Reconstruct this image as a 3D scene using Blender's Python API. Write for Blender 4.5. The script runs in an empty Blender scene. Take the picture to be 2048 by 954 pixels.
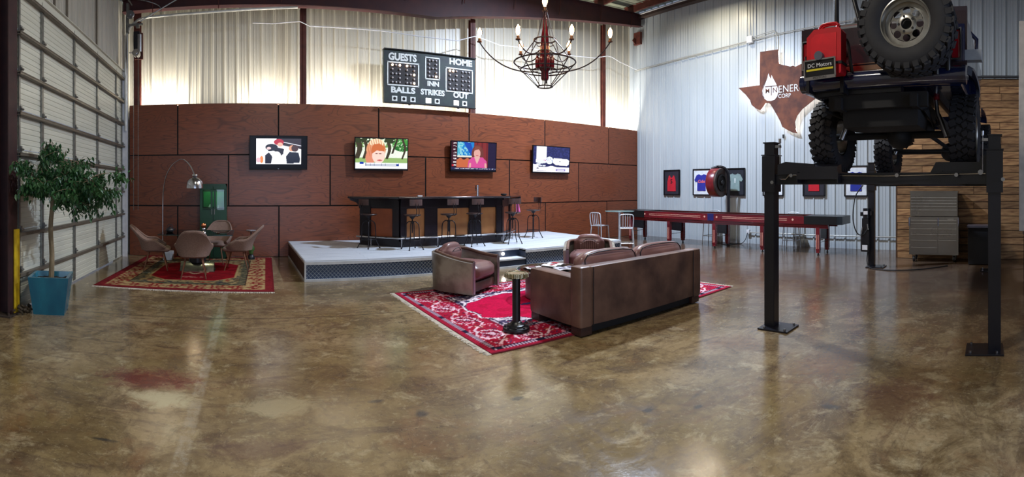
import bpy, math, random
import numpy as np
from math import sin, cos, pi, radians, atan2, hypot, sqrt
from mathutils import Vector, Matrix, Euler
random.seed(7); rng = np.random.default_rng(7)
SC = bpy.context.scene
COL = SC.collection

# ---------------------------------------------------------------- camera (cylindrical panorama)
F = 950.0
cd = bpy.data.cameras.new('camera'); cam = bpy.data.objects.new('camera', cd); COL.objects.link(cam)
cam.location = (0, 0, 1.63); cam.rotation_euler = (pi/2, 0, -535/F)
cd.type = 'PANO'; cd.panorama_type = 'CENTRAL_CYLINDRICAL'
cd.central_cylindrical_range_u_min = -1024/F; cd.central_cylindrical_range_u_max = 1024/F
cd.central_cylindrical_range_v_min = -577/F; cd.central_cylindrical_range_v_max = 377/F
cd.central_cylindrical_radius = 1.0
cd.clip_start = 0.05
SC.camera = cam

# ---------------------------------------------------------------- world, lights, exposure
w = bpy.data.worlds.new('world'); SC.world = w; w.use_nodes = True
w.node_tree.nodes['Background'].inputs[0].default_value = (0.62, 0.72, 0.95, 1)
w.node_tree.nodes['Background'].inputs[1].default_value = 0.30
SC.view_settings.view_transform = 'Standard'; SC.view_settings.look = 'None'
SC.view_settings.gamma = 1; SC.view_settings.exposure = 0.08
SC.cycles.max_bounces = 8; SC.cycles.diffuse_bounces = 4; SC.cycles.glossy_bounces = 3
SC.cycles.transmission_bounces = 5; SC.cycles.transparent_max_bounces = 8
SC.cycles.sample_clamp_indirect = 6.0; SC.cycles.caustics_reflective = False; SC.cycles.caustics_refractive = False

def lamp(name, kind, loc, power, color, size=.3, size_y=None, rot=(0,0,0), spot=None, spread=None):
    l = bpy.data.lights.new(name, kind); l.energy = power; l.color = color
    if kind == 'AREA':
        l.size = size
        if size_y: l.shape = 'RECTANGLE'; l.size_y = size_y
        else: l.shape = 'DISK'
        if spread: l.spread = spread
    else:
        l.shadow_soft_size = size
    if kind == 'SPOT': l.spot_size = spot; l.spot_blend = .6
    o = bpy.data.objects.new(name, l); COL.objects.link(o); o.location = loc; o.rotation_euler = rot
    return o
HB = (0.68, 0.80, 1.0); WARM = (1.0, 0.86, 0.66)
lamp('highbay_lamp', 'AREA', (7.5, 7.4, 6.9), 980, HB, .45)
lamp('added_fill_right', 'AREA', (6.4, 3.6, 6.75), 140, (1.0,.93,.80), .8)  # added warm fill near the lift, not a known ceiling fitting
lamp('wall_lamp', 'AREA', (11.0, 7.7, 7.25), 75, (1.0,.86,.62), .3)
lamp('added_fill_left', 'AREA', (1.2, 2.5, 6.3), 170, (1,.93,.8), .5)  # extra overhead fill added on the left, no known fitting there
lamp('door_daylight', 'AREA', (1.2, -5.6, 2.2), 210, (.60,.74,1.0), 5.6, 3.6, (pi/2, 0, 0))
# cove strips hidden behind the top of the plywood panelling, shining up the metal wall
for x0, x1, p in ((-2.45, -1.55, 90), (.05, .95, 70), (1.6, 3.1, 110), (3.4, 5.7, 60), (6.1, 8.3, 170), (8.6, 10.5, 60), (10.9, 12.0, 120)):
    lamp('cove_strip_lamp', 'AREA', ((x0+x1)/2, 11.42, 3.45), p, (1.0,.93,.80), x1-x0, .08, (pi+radians(14), 0, 0))

# ---------------------------------------------------------------- materials
def nt(name):
    m = bpy.data.materials.new(name); m.use_nodes = True
    return m, m.node_tree.nodes, m.node_tree.links, m.node_tree.nodes['Principled BSDF']
def srgb(r, g, b):
    f = lambda c: c/12.92 if c <= .04045 else ((c+.055)/1.055)**2.4
    return (f(r/255), f(g/255), f(b/255), 1)
def M(name, c, rough=.5, metal=0., c2=None, scale=8., detail=4., bump=0., stretch=(1,1,1), emit=None, es=1., coat=0., spec=.5,
      rvar=0., alpha=None, trans=0., ior=1.45, obj_rand=0., contrast=(.3,.7)):
    m, N, L, P = nt(name)
    P.inputs['Base Color'].default_value = c; P.inputs['Roughness'].default_value = rough
    P.inputs['Metallic'].default_value = metal; P.inputs['Coat Weight'].default_value = coat
    P.inputs['Specular IOR Level'].default_value = spec; P.inputs['IOR'].default_value = ior
    P.inputs['Transmission Weight'].default_value = trans
    if emit: P.inputs['Emission Color'].default_value = emit; P.inputs['Emission Strength'].default_value = es
    tc = N.new('ShaderNodeTexCoord'); mp = N.new('ShaderNodeMapping'); mp.inputs['Scale'].default_value = stretch
    L.new(tc.outputs['Object'], mp.inputs[0])
    nz = N.new('ShaderNodeTexNoise'); nz.inputs['Scale'].default_value = scale; nz.inputs['Detail'].default_value = detail
    L.new(mp.outputs[0], nz.inputs[0])
    if c2 is None: c2 = tuple(min(1, x*.78) for x in c[:3]) + (1,)
    r = N.new('ShaderNodeMapRange'); r.inputs[1].default_value = contrast[0]; r.inputs[2].default_value = contrast[1]
    L.new(nz.outputs[0], r.inputs[0])
    mx = N.new('ShaderNodeMixRGB'); mx.inputs[1].default_value = c; mx.inputs[2].default_value = c2
    L.new(r.outputs[0], mx.inputs[0]); last = mx.outputs[0]
    if obj_rand:
        oi = N.new('ShaderNodeObjectInfo'); hs = N.new('ShaderNodeHueSaturation')
        rr = N.new('ShaderNodeMapRange'); rr.inputs[3].default_value = 1-obj_rand; rr.inputs[4].default_value = 1+obj_rand
        L.new(oi.outputs['Random'], rr.inputs[0]); L.new(rr.outputs[0], hs.inputs['Value']); L.new(last, hs.inputs['Color']); last = hs.outputs[0]
    L.new(last, P.inputs['Base Color'])
    if rvar:
        r2 = N.new('ShaderNodeMapRange'); r2.inputs[3].default_value = max(.02, rough-rvar); r2.inputs[4].default_value = rough+rvar
        L.new(nz.outputs[0], r2.inputs[0]); L.new(r2.outputs[0], P.inputs['Roughness'])
    if bump:
        b = N.new('ShaderNodeBump'); b.inputs['Strength'].default_value = bump; b.inputs['Distance'].default_value = .01
        L.new(nz.outputs[0], b.inputs['Height']); L.new(b.outputs[0], P.inputs['Normal'])
    return m
def M_emit(name, c, s):
    m, N, L, P = nt(name); P.inputs['Base Color'].default_value = c
    P.inputs['Emission Color'].default_value = c; P.inputs['Emission Strength'].default_value = s; return m
def M_glass(name, c, rough=.02, mixf=.8):
    """thin glass: mostly see-through, with a real gloss"""
    m, N, L, P = nt(name); out = N['Material Output']
    tr = N.new('ShaderNodeBsdfTransparent'); tr.inputs[0].default_value = c
    gl = N.new('ShaderNodeBsdfGlossy'); gl.inputs['Roughness'].default_value = rough
    fr = N.new('ShaderNodeFresnel'); fr.inputs[0].default_value = 1.5
    mx = N.new('ShaderNodeMixShader'); L.new(fr.outputs[0], mx.inputs[0]); L.new(tr.outputs[0], mx.inputs[1]); L.new(gl.outputs[0], mx.inputs[2])
    L.new(mx.outputs[0], out.inputs[0]); return m
def M_vcol(name, rough=.9, emit=0., bump=0., spec=.3):
    m, N, L, P = nt(name); a = N.new('ShaderNodeVertexColor'); a.layer_name = 'Col'
    P.inputs['Roughness'].default_value = rough; P.inputs['Specular IOR Level'].default_value = spec
    if emit:
        P.inputs['Base Color'].default_value = (.01,.01,.01,1)
        L.new(a.outputs[0], P.inputs['Emission Color']); P.inputs['Emission Strength'].default_value = emit
    else: L.new(a.outputs[0], P.inputs['Base Color'])
    if bump:
        nz = N.new('ShaderNodeTexNoise'); nz.inputs['Scale'].default_value = 180
        tc = N.new('ShaderNodeTexCoord'); L.new(tc.outputs['Object'], nz.inputs[0])
        b = N.new('ShaderNodeBump'); b.inputs['Strength'].default_value = bump; b.inputs['Distance'].default_value = .004
        L.new(nz.outputs[0], b.inputs['Height']); L.new(b.outputs[0], P.inputs['Normal'])
    return m

# ---------------------------------------------------------------- mesh helpers
STUFF = {'debris','foliage','fringe','rivets','flange_bolts','chain_links','channelled_back','tread_blocks','leaf_spring','branches'}
class MB:
    def __init__(s): s.v = []; s.f = []; s.m = []; s.T = Matrix.Identity(4)
    def add(s, vs, fs, m=0):
        o = len(s.v); T = s.T
        s.v += [tuple(T @ Vector(v)) for v in vs]; s.f += [tuple(i+o for i in f) for f in fs]; s.m += [m]*len(fs); return s
    def box(s, c, d, rot=None, m=0, taper=1.0):
        x, y, z = d[0]/2, d[1]/2, d[2]/2
        vs = [Vector((sx*x*(taper if sz > 0 else 1), sy*y*(taper if sz > 0 else 1), sz*z)) for sz in (-1,1) for sx, sy in ((-1,-1),(1,-1),(1,1),(-1,1))]
        R = Euler(rot).to_matrix() if rot else None
        vs = [(R @ v if R else v) + Vector(c) for v in vs]
        return s.add(vs, [(3,2,1,0),(4,5,6,7),(0,1,5,4),(1,2,6,5),(2,3,7,6),(3,0,4,7)], m)
    def cyl(s, a, b, r, n=12, r2=None, m=0, caps=True):
        a, b = Vector(a), Vector(b); r2 = r if r2 is None else r2
        d = (b-a).normalized(); u = d.orthogonal().normalized(); w_ = d.cross(u)
        vs = [p + (u*cos(2*pi*i/n) + w_*sin(2*pi*i/n))*q for p, q in ((a, r), (b, r2)) for i in range(n)]
        fs = [(i, (i+1) % n, n+(i+1) % n, n+i) for i in range(n)]
        if caps: fs += [tuple(range(n-1, -1, -1)), tuple(range(n, 2*n))]
        return s.add(vs, fs, m)
    def tube(s, pts, r, n=8, closed=False, m=0, radii=None):
        P = [Vector(p) for p in pts]; k = len(P); rings = []
        up = None
        for i in range(k):
            if closed: t = (P[(i+1) % k]-P[i-1]).normalized()
            else: t = (P[min(i+1, k-1)]-P[max(i-1, 0)]).normalized()
            if up is None: up = t.orthogonal().normalized()
            up = (up - t*up.dot(t)); up = up.normalized() if up.length > 1e-6 else t.orthogonal().normalized()
            w_ = t.cross(up); q = radii[i] if radii else r
            rings.append([P[i] + (up*cos(2*pi*j/n)+w_*sin(2*pi*j/n))*q for j in range(n)])
        vs = [v for R in rings for v in R]; fs = []
        for i in range(k if closed else k-1):
            a, b = i*n, ((i+1) % k)*n
            fs += [(a+j, a+(j+1) % n, b+(j+1) % n, b+j) for j in range(n)]
        if not closed: fs += [tuple(range(n-1, -1, -1)), tuple((k-1)*n+j for j in range(n))]
        return s.add(vs, fs, m)
    def ring(s, c, R, r, n=28, k=7, m=0, axis='z', sx=1., sy=1.):
        pts = []
        for i in range(n):
            a = 2*pi*i/n; x, y = R*cos(a)*sx, R*sin(a)*sy
            pts.append({'z': (c[0]+x, c[1]+y, c[2]), 'x': (c[0], c[1]+x, c[2]+y), 'y': (c[0]+x, c[1], c[2]+y)}[axis])
        return s.tube(pts, r, k, True, m)
    def lathe(s, prof, n=24, c=(0,0,0), m=0, axis='z'):
        """prof: list of (r, h); closed at the ends when r == 0"""
        def P(r, a, h):
            x, y = r*cos(a), r*sin(a)
            q = {'z': (x, y, h), 'x': (h, x, y), 'y': (x, h, y)}[axis]; return (q[0]+c[0], q[1]+c[1], q[2]+c[2])
        vs = [P(r, 2*pi*i/n, h) for r, h in prof for i in range(n)]
        fs = [(k*n+i, k*n+(i+1) % n, (k+1)*n+(i+1) % n, (k+1)*n+i) for k in range(len(prof)-1) for i in range(n)]
        return s.add(vs, fs, m)
    def prism(s, poly, h0, h1, plane='xy', m=0):
        """poly extruded along the remaining axis"""
        def P(a, b, h): return {'xy': (a, b, h), 'xz': (a, h, b), 'yz': (h, a, b)}[plane]
        n = len(poly); vs = [P(a, b, h0) for a, b in poly] + [P(a, b, h1) for a, b in poly]
        fs = [(i, (i+1) % n, n+(i+1) % n, n+i) for i in range(n)] + [tuple(range(n-1, -1, -1)), tuple(range(n, 2*n))]
        return s.add(vs, fs, m)
    def rbox(s, c, d, r=.03, n=6, rot=None, m=0, puff=0.):
        """box with round edges; puff swells the faces like a cushion"""
        R = Euler(rot).to_matrix() if rot else None
        h = Vector(d)/2; idx = {}; vs = []; fs = []
        def V(ax, sg, i, j):
            p = [0, 0, 0]; p[ax] = sg; p[(ax+1) % 3] = -1+2*i/n; p[(ax+2) % 3] = -1+2*j/n
            k = tuple(round(q*1000) for q in p)
            if k in idx: return idx[k]
            q = Vector([h[a]*(math.copysign(abs(p[a])**.75, p[a])) for a in range(3)]); inner = Vector([max(-h[a]+r, min(h[a]-r, q[a])) if h[a] > r else 0 for a in range(3)])
            e = q-inner
            if e.length > 1e-9: q = inner + e.normalized()*min(r, max(e.length, 0) if sum(1 for a in range(3) if abs(e[a]) > 1e-9) > 1 else r)
            for a in range(3):
                b, c_ = (a+1) % 3, (a+2) % 3
                if puff: q[a] += p[a]*puff*(1-p[b]**2)*(1-p[c_]**2)
            idx[k] = len(vs); vs.append((R @ q if R else q) + Vector(c)); return idx[k]
        for ax in range(3):
            for sg in (-1, 1):
                for i in range(n):
                    for j in range(n):
                        q = (V(ax, sg, i, j), V(ax, sg, i+1, j), V(ax, sg, i+1, j+1), V(ax, sg, i, j+1))
                        fs.append(q if sg > 0 else q[::-1])
        return s.add(vs, fs, m)
    def grid(s, fn, nu, nv, closed_u=False, m=0, flip=False):
        vs = [fn(i/nu, j/nv) for j in range(nv+1) for i in range(nu if closed_u else nu+1)]
        W_ = nu if closed_u else nu+1; fs = []
        for j in range(nv):
            for i in range(nu):
                a, b = j*W_+i, j*W_+(i+1) % W_
                q = (a, b, b+W_, a+W_); fs.append(q[::-1] if flip else q)
        return s.add(vs, fs, m)
    def shell(s, fn, nu, nv, th, m=0):
        """a curved sheet of real thickness"""
        A = [[Vector(fn(i/nu, j/nv)) for i in range(nu+1)] for j in range(nv+1)]
        def nrm(i, j):
            du = A[j][min(i+1, nu)]-A[j][max(i-1, 0)]; dv = A[min(j+1, nv)][i]-A[max(j-1, 0)][i]
            c = du.cross(dv); return c.normalized() if c.length > 1e-9 else Vector((0,0,1))
        B = [[A[j][i]-nrm(i, j)*th for i in range(nu+1)] for j in range(nv+1)]
        W_ = nu+1; H_ = nv+1; vs = [p for r_ in A for p in r_] + [p for r_ in B for p in r_]; o = W_*H_; fs = []
        for j in range(nv):
            for i in range(nu):
                a = j*W_+i; fs.append((a, a+1, a+1+W_, a+W_)); fs.append((o+a+W_, o+a+1+W_, o+a+1, o+a))
        for i in range(nu):
            fs.append((o+i, o+i+1, i+1, i)); t = nv*W_+i; fs.append((t, t+1, o+t+1, o+t))
        for j in range(nv):
            a = j*W_; fs.append((a, a+W_, o+a+W_, o+a)); a = j*W_+nu; fs.append((a+W_, a, o+a, o+a+W_))
        return s.add(vs, fs, m)
    def mesh(s, name, mats, smooth=None):
        me = bpy.data.meshes.new(name); me.from_pydata(s.v, [], s.f)
        for x in (mats if isinstance(mats, (list, tuple)) else [mats]): me.materials.append(x)
        if any(s.m): me.polygons.foreach_set('material_index', s.m)
        if smooth:
            me.polygons.foreach_set('use_smooth', [True]*len(me.polygons)); me.set_sharp_from_angle(angle=radians(smooth))
        me.update(); return me
    def pieces(s):
        """faces grouped into far-apart pieces, so that each becomes an object of its own"""
        par = list(range(len(s.v)))
        def fnd(a):
            while par[a] != a: par[a] = par[par[a]]; a = par[a]
            return a
        for f in s.f:
            r = fnd(f[0])
            for q in f[1:]: par[fnd(q)] = r
        V = np.array(s.v); roots = np.array([fnd(i) for i in range(len(s.v))]); ids = np.unique(roots)
        if len(ids) < 2 or len(ids) > 120: return None
        lo = np.array([V[roots == i].min(0) for i in ids]); hi = np.array([V[roots == i].max(0) for i in ids]); sz = (hi-lo).max(1)
        grp = list(range(len(ids)))
        for a in range(len(ids)):
            for c in range(a+1, len(ids)):
                gap = np.maximum(0, np.maximum(lo[a]-hi[c], lo[c]-hi[a]))
                if sqrt((gap**2).sum()) <= max(.02, .5*max(sz[a], sz[c])) and grp[a] != grp[c]:
                    o, n_ = grp[c], grp[a]; grp = [n_ if g == o else g for g in grp]
        if len(set(grp)) < 2: return None
        g_of = {int(i): grp[k] for k, i in enumerate(ids)}; out = []
        for g in sorted(set(grp)):
            m = MB(); mp = {}
            for f, mi in zip(s.f, s.m):
                if g_of[int(roots[f[0]])] != g: continue
                for q in f:
                    if q not in mp: mp[q] = len(m.v); m.v.append(s.v[q])
                m.f.append(tuple(mp[q] for q in f)); m.m.append(mi)
            out.append(m)
        return out
    def build(s, name, mats, parent=None, smooth=None, loc=None, rot=None):
        if parent and name not in STUFF:
            ps = s.pieces()
            if ps:
                os_ = [p.build1(name, mats, parent, smooth, loc, rot) for p in ps]; return os_[0]
        return s.build1(name, mats, parent, smooth, loc, rot)
    def build1(s, name, mats, parent=None, smooth=None, loc=None, rot=None):
        o = bpy.data.objects.new(name, s.mesh(name, mats, smooth)); COL.objects.link(o)
        if parent: o.parent = parent
        if loc: o.location = loc
        if rot: o.rotation_euler = rot
        return o
def tag(o, label=None, cat=None, group=None, kind=None):
    if label: o['label'] = label
    if cat: o['category'] = cat
    if group: o['group'] = group
    if kind: o['kind'] = kind
    return o
def thing(name, label, cat, loc=(0,0,0), rz=0., group=None, rot=None):
    o = bpy.data.objects.new(name, None); COL.objects.link(o); o.location = loc
    o.rotation_euler = rot or (0, 0, rz); o.empty_display_size = .1
    return tag(o, label, cat, group)
def struct(name):
    o = bpy.data.objects.new(name, None); COL.objects.link(o); return tag(o, kind='structure')
def dup(root, loc, rz=0., label=None, group=None, rot=None):
    r = root.copy(); COL.objects.link(r); r.location = loc; r.rotation_euler = rot or (0, 0, rz)
    if label: r['label'] = label
    if group: r['group'] = group
    for ch in list(root.children):
        c = ch.copy(); COL.objects.link(c); c.parent = r
        for g in list(ch.children):
            d = g.copy(); COL.objects.link(d); d.parent = c
    return r
def inst(me, name, parent, loc=(0,0,0), rot=(0,0,0), scale=None):
    o = bpy.data.objects.new(name, me); COL.objects.link(o); o.parent = parent; o.location = loc; o.rotation_euler = rot
    if scale: o.scale = scale
    return o
def text_mesh(txt, size, extr=.004, offset=0., shear=0., align='CENTER', sx=1.):
    c = bpy.data.curves.new('t', 'FONT'); c.body = txt; c.size = size; c.extrude = extr; c.offset = offset; c.shear = shear
    c.align_x = align; c.align_y = 'CENTER'; c.resolution_u = 3
    o = bpy.data.objects.new('t', c); COL.objects.link(o); bpy.context.view_layer.update()
    me = bpy.data.meshes.new_from_object(o.evaluated_get(bpy.context.evaluated_depsgraph_get()))
    bpy.data.objects.remove(o); bpy.data.curves.remove(c)
    if sx != 1: me.transform(Matrix.Diagonal((sx, 1, 1, 1)))
    me.materials.clear(); return me
def text(name, txt, size, mat, parent, M4, **k):
    me = text_mesh(txt, size, **k); me.materials.append(mat)
    o = bpy.data.objects.new(name, me); COL.objects.link(o); o.parent = parent; o.matrix_local = M4; return o
def fitted(name, txt, wd, ht, mat, parent, M4, extr=.003, offset=.01):
    """lettering scaled to a given width and height"""
    me = text_mesh(txt, .3, extr, offset); me.materials.append(mat)
    V = np.array([v.co[:] for v in me.vertices]); lo, hi = V.min(0), V.max(0); c = (lo+hi)/2
    me.transform(Matrix.Diagonal((wd/(hi[0]-lo[0]), ht/(hi[1]-lo[1]), 1, 1)) @ Matrix.Translation((-c[0], -c[1], 0)))
    o = bpy.data.objects.new(name, me); COL.objects.link(o); o.parent = parent; o.matrix_local = M4; return o
def facing_back(x, y, z): return Matrix.Translation((x, y, z)) @ Euler((pi/2, 0, 0)).to_matrix().to_4x4()
def facing_right(x, y, z):   # on a wall whose face looks to -X
    R = Matrix(((0,0,-1,0),(-1,0,0,0),(0,1,0,0),(0,0,0,1))); return Matrix.Translation((x, y, z)) @ R
def painted(name, w_, h_, nx, ny, fn, mat, parent=None, M4=None, loc=None, rot=None):
    """flat sheet whose print is painted on its vertices: fn(u, v) -> sRGB 0..1 arrays"""
    u, v = np.meshgrid(np.linspace(0, 1, nx+1), np.linspace(0, 1, ny+1))
    co = np.zeros((ny+1, nx+1, 3), np.float32); co[..., 0] = (u-.5)*w_; co[..., 1] = (v-.5)*h_
    i, j = np.meshgrid(np.arange(nx), np.arange(ny)); a = (j*(nx+1)+i).ravel()
    fc = np.stack([a, a+1, a+nx+2, a+nx+1], 1).astype(np.int32)
    me = bpy.data.meshes.new(name); me.vertices.add((nx+1)*(ny+1)); me.vertices.foreach_set('co', co.ravel())
    me.loops.add(fc.size); me.loops.foreach_set('vertex_index', fc.ravel())
    me.polygons.add(len(fc)); me.polygons.foreach_set('loop_start', np.arange(len(fc), dtype=np.int32)*4)
    me.update(calc_edges=True)
    rgb = np.clip(fn(u, v), 0, 1); lin = np.where(rgb <= .04045, rgb/12.92, ((rgb+.055)/1.055)**2.4)
    ca = me.color_attributes.new('Col', 'FLOAT_COLOR', 'POINT')
    ca.data.foreach_set('color', np.concatenate([lin, np.ones(lin.shape[:2]+(1,))], -1).astype(np.float32).ravel())
    me.materials.append(mat); o = bpy.data.objects.new(name, me); COL.objects.link(o)
    if parent: o.parent = parent
    if M4 is not None: o.matrix_local = M4
    if loc: o.location = loc
    if rot: o.rotation_euler = rot
    return o
def vnoise(x, y, seed=0):
    r = np.random.default_rng(seed).random((64, 64)); xi = np.floor(x).astype(int); yi = np.floor(y).astype(int)
    fx = x-xi; fy = y-yi; fx = fx*fx*(3-2*fx); fy = fy*fy*(3-2*fy)
    g = lambda a, b: r[a % 64, b % 64]
    return (g(xi,yi)*(1-fx)+g(xi+1,yi)*fx)*(1-fy)+(g(xi,yi+1)*(1-fx)+g(xi+1,yi+1)*fx)*fy
def bez(p0, p1, p2, p3, n=12):
    P = [Vector(p) for p in (p0, p1, p2, p3)]
    return [P[0]*(1-t)**3+P[1]*3*t*(1-t)**2+P[2]*3*t*t*(1-t)+P[3]*t**3 for t in [i/n for i in range(n+1)]]
def smoothpts(pts, k=4):
    P = [Vector(p) for p in pts]; out = []
    for i in range(len(P)-1):
        a, b, c, d = P[max(i-1, 0)], P[i], P[i+1], P[min(i+2, len(P)-1)]
        for q in range(k):
            t = q/k; out.append(.5*((2*b)+(c-a)*t+(2*a-5*b+4*c-d)*t*t+(3*b-a-3*c+d)*t**3))
    return out+[P[-1]]

BLACK = M('black_paint', srgb(22,22,28), .35, c2=srgb(14,14,20)); BLACKM = M('matte_black', srgb(20,20,24), .7)
CHROME = M('polished_metal', srgb(205,205,210), .18, 1.0, rvar=.05); STEEL = M('brushed_steel', srgb(165,165,170), .32, 1.0, rvar=.08)
WHITE = M('white_paint', srgb(225,225,228), .5, c2=srgb(205,205,212))
RED_STEEL = M('red_oxide_steel', srgb(98,48,38), .6, c2=srgb(72,34,28), scale=5)
GALV = M('galvanised_steel', srgb(150,150,145), .4, .8, c2=srgb(120,120,118), scale=15)
# ================================================================ SETTING
XL, YB, XR = -2.8, 11.3, 12.3
def roof(x): return 6.15 + .1*(x+2.8)

# ---- floor: stained, worn, sealed concrete
def floor_mat():
    m, N, L, P = nt('stained_concrete')
    g = N.new('ShaderNodeNewGeometry'); pos = g.outputs['Position']
    def noise(sc, det=6, rough=.6, dist=0., st=(1,1,1)):
        mp = N.new('ShaderNodeMapping'); mp.inputs['Scale'].default_value = st; L.new(pos, mp.inputs[0])
        n = N.new('ShaderNodeTexNoise'); n.inputs['Scale'].default_value = sc; n.inputs['Detail'].default_value = det
        n.inputs['Roughness'].default_value = rough; n.inputs['Distortion'].default_value = dist; L.new(mp.outputs[0], n.inputs[0]); return n.outputs[0]
    def rng_(s, a, b, c=0., d=1.):
        r = N.new('ShaderNodeMapRange'); r.inputs[1].default_value = a; r.inputs[2].default_value = b; r.inputs[3].default_value = c; r.inputs[4].default_value = d
        L.new(s, r.inputs[0]); return r.outputs[0]
    def mix(f, a, b, mode='MIX'):
        x = N.new('ShaderNodeMixRGB'); x.blend_type = mode
        for s, i in ((f, 0), (a, 1), (b, 2)):
            if isinstance(s, (float, int)): x.inputs[i].default_value = s
            elif isinstance(s, tuple): x.inputs[i].default_value = s
            else: L.new(s, x.inputs[i])
        return x.outputs[0]
    def mul(a, b):
        x = N.new('ShaderNodeMath'); x.operation = 'MULTIPLY'
        for s, i in ((a, 0), (b, 1)):
            if isinstance(s, (float, int)): x.inputs[i].default_value = s
            else: L.new(s, x.inputs[i])
        return x.outputs[0]
    big = noise(.55, 5, .6, .6); mid = noise(2.2, 8, .7, .8); fine = noise(14, 6, .7); streak = noise(1.6, 7, .7, 1.2, (.6, 2.4, 1))
    c = mix(rng_(big, .40, .60), srgb(118,100,66), srgb(150,130,98))
    c = mix(rng_(mid, .45, .62), c, srgb(98,80,54))
    c = mix(mul(rng_(streak, .52, .66), .6), c, srgb(70,52,44))
    c = mix(mul(rng_(noise(3.1, 8, .75, .5), .54, .66), .6), c, srgb(176,162,130))
    c = mix(mul(rng_(noise(1.1, 6, .7, .8), .55, .68), .45), c, srgb(112,72,44))
    # redder stain, with the lift's shade painted in darker towards the right-hand side
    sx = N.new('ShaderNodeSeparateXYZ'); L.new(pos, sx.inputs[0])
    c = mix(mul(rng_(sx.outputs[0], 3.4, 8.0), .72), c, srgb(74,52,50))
    c = mix(mul(rng_(fine, .5, .72), .6), c, srgb(70,58,44)); c = mix(mul(rng_(noise(21, 5, .75, .4), .56, .72), .5), c, srgb(176,160,128)); c = mix(mul(rng_(noise(7, 8, .8, 1.5, (1,.45,1)), .54, .66), .55), c, srgb(76,60,46))
    c = mix(mul(rng_(noise(38, 3, .6), .66, .72), .7), c, srgb(52,46,40))
    def spot(cx, cy, rx, ry, soft=.55, ang=0., nz=1.2):
        mp = N.new('ShaderNodeMapping'); mp.vector_type = 'TEXTURE'; mp.inputs['Location'].default_value = (cx, cy, 0); mp.inputs['Rotation'].default_value = (0, 0, ang)
        mp.inputs['Scale'].default_value = (rx, ry, 1); L.new(pos, mp.inputs[0])
        ln = N.new('ShaderNodeVectorMath'); ln.operation = 'LENGTH'; L.new(mp.outputs[0], ln.inputs[0])
        a = N.new('ShaderNodeMath'); a.operation = 'ADD'; L.new(ln.outputs[1], a.inputs[0]); L.new(rng_(noise(5, 6, .8, 1), .3, .7, -nz*.5, nz*.5), a.inputs[1])
        return rng_(a.outputs[0], 1+soft*.3, 1-soft)
    c = mix(mul(spot(-.78, 3.98, .46, .22), .85), c, srgb(92,28,30))
    c = mix(mul(spot(-.62, 3.62, .30, .16), .7), c, srgb(190,182,150))
    c = mix(mul(spot(.25, 3.55, .34, .17), .6), c, srgb(180,170,138))
    c = mix(mul(spot(.05, 2.98, .35, .14), .5), c, srgb(84,56,52))
    c = mix(mul(spot(4.25, 1.45, .55, .30), .55), c, srgb(112,74,40))
    c = mix(mul(spot(4.35, 2.55, .30, .3), .5), c, srgb(110,78,48))
    c = mix(mul(spot(3.6, .75, .45, .35), .6), c, srgb(74,44,34))
    for q in ((2.0,3.1,.06,.04),(1.25,3.2,.05,.06),(2.62,2.3,.05,.035),(3.35,1.18,.045,.08),(2.9,2.05,.05,.03),(1.0,3.5,.07,.03),(-.9,2.95,.10,.02)):
        c = mix(mul(spot(*q, nz=.9), .8), c, srgb(48,46,46))
    # old paint stripe running towards the back wall, and saw-cut joints
    def line(axis, at, wd, slope=0., other=0):
        a = sx.outputs[axis]
        if slope:
            k = N.new('ShaderNodeMath'); k.operation = 'MULTIPLY_ADD'; L.new(sx.outputs[1-axis], k.inputs[0]); k.inputs[1].default_value = -slope; L.new(a, k.inputs[2]); a = k.outputs[0]
        b = N.new('ShaderNodeMath'); b.operation = 'SUBTRACT'; L.new(a, b.inputs[0]); b.inputs[1].default_value = at
        d = N.new('ShaderNodeMath'); d.operation = 'ABSOLUTE'; L.new(b.outputs[0], d.inputs[0])
        return rng_(d.outputs[0], wd, wd*.6)
    c = mix(mul(mul(line(0, -.44, .055, .02), rng_(noise(7, 6, .85), .42, .62)), .6), c, srgb(172,162,146))
    c = mix(mul(line(1, 5.95, .02), .55), c, srgb(52,44,38))
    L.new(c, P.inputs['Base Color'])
    rg = rng_(mid, .3, .75, .07, .24); L.new(rg, P.inputs['Roughness'])
    P.inputs['Specular IOR Level'].default_value = .72
    bp = N.new('ShaderNodeBump'); bp.inputs['Strength'].default_value = .10; bp.inputs['Distance'].default_value = .02; L.new(noise(6, 8, .7), bp.inputs['Height'])
    L.new(bp.outputs[0], P.inputs['Normal'])
    return m
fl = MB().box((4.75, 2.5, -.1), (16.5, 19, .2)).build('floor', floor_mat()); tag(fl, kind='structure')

# ---- ribbed metal cladding
def ribs(length, pitch=.305, h=.03):
    """(along, out) profile"""
    pts = []; x = 0
    while x < length:
        for dx, o in ((0,0),(.012,h),(.042,h),(.055,0),(.125,0),(.131,.006),(.143,.006),(.149,0),(.205,0),(.211,.006),(.223,.006),(.229,0)):
            pts.append((min(x+dx, length), o))
        x += pitch
    pts.append((length, 0)); return pts
CLAD = M('cream_cladding', srgb(196,192,180), .38, c2=srgb(180,176,164), scale=1.2, rvar=.05, stretch=(1,1,.25))
CLADR = M('white_cladding', srgb(188,194,198), .36, c2=srgb(172,180,186), scale=1.2, rvar=.05, stretch=(1,1,.25))
def cladding(name, x0, length, fn, mat, zt, z0=0., parent=None):
    b = MB(); pr = ribs(length); vs = []
    for a, o in pr:
        for z in (z0, zt(x0+a)): vs.append(fn(x0+a, o, z))
    fs = [(2*i, 2*i+2, 2*i+3, 2*i+1) for i in range(len(pr)-1)]
    b.add(vs, fs); o = b.build(name, mat, parent); return o
wb = cladding('wall_back', -2.95, 15.4, lambda a, o, z: (a, 11.75-o, z), CLAD, lambda x: roof(x)+.05); tag(wb, kind='structure')
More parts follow.
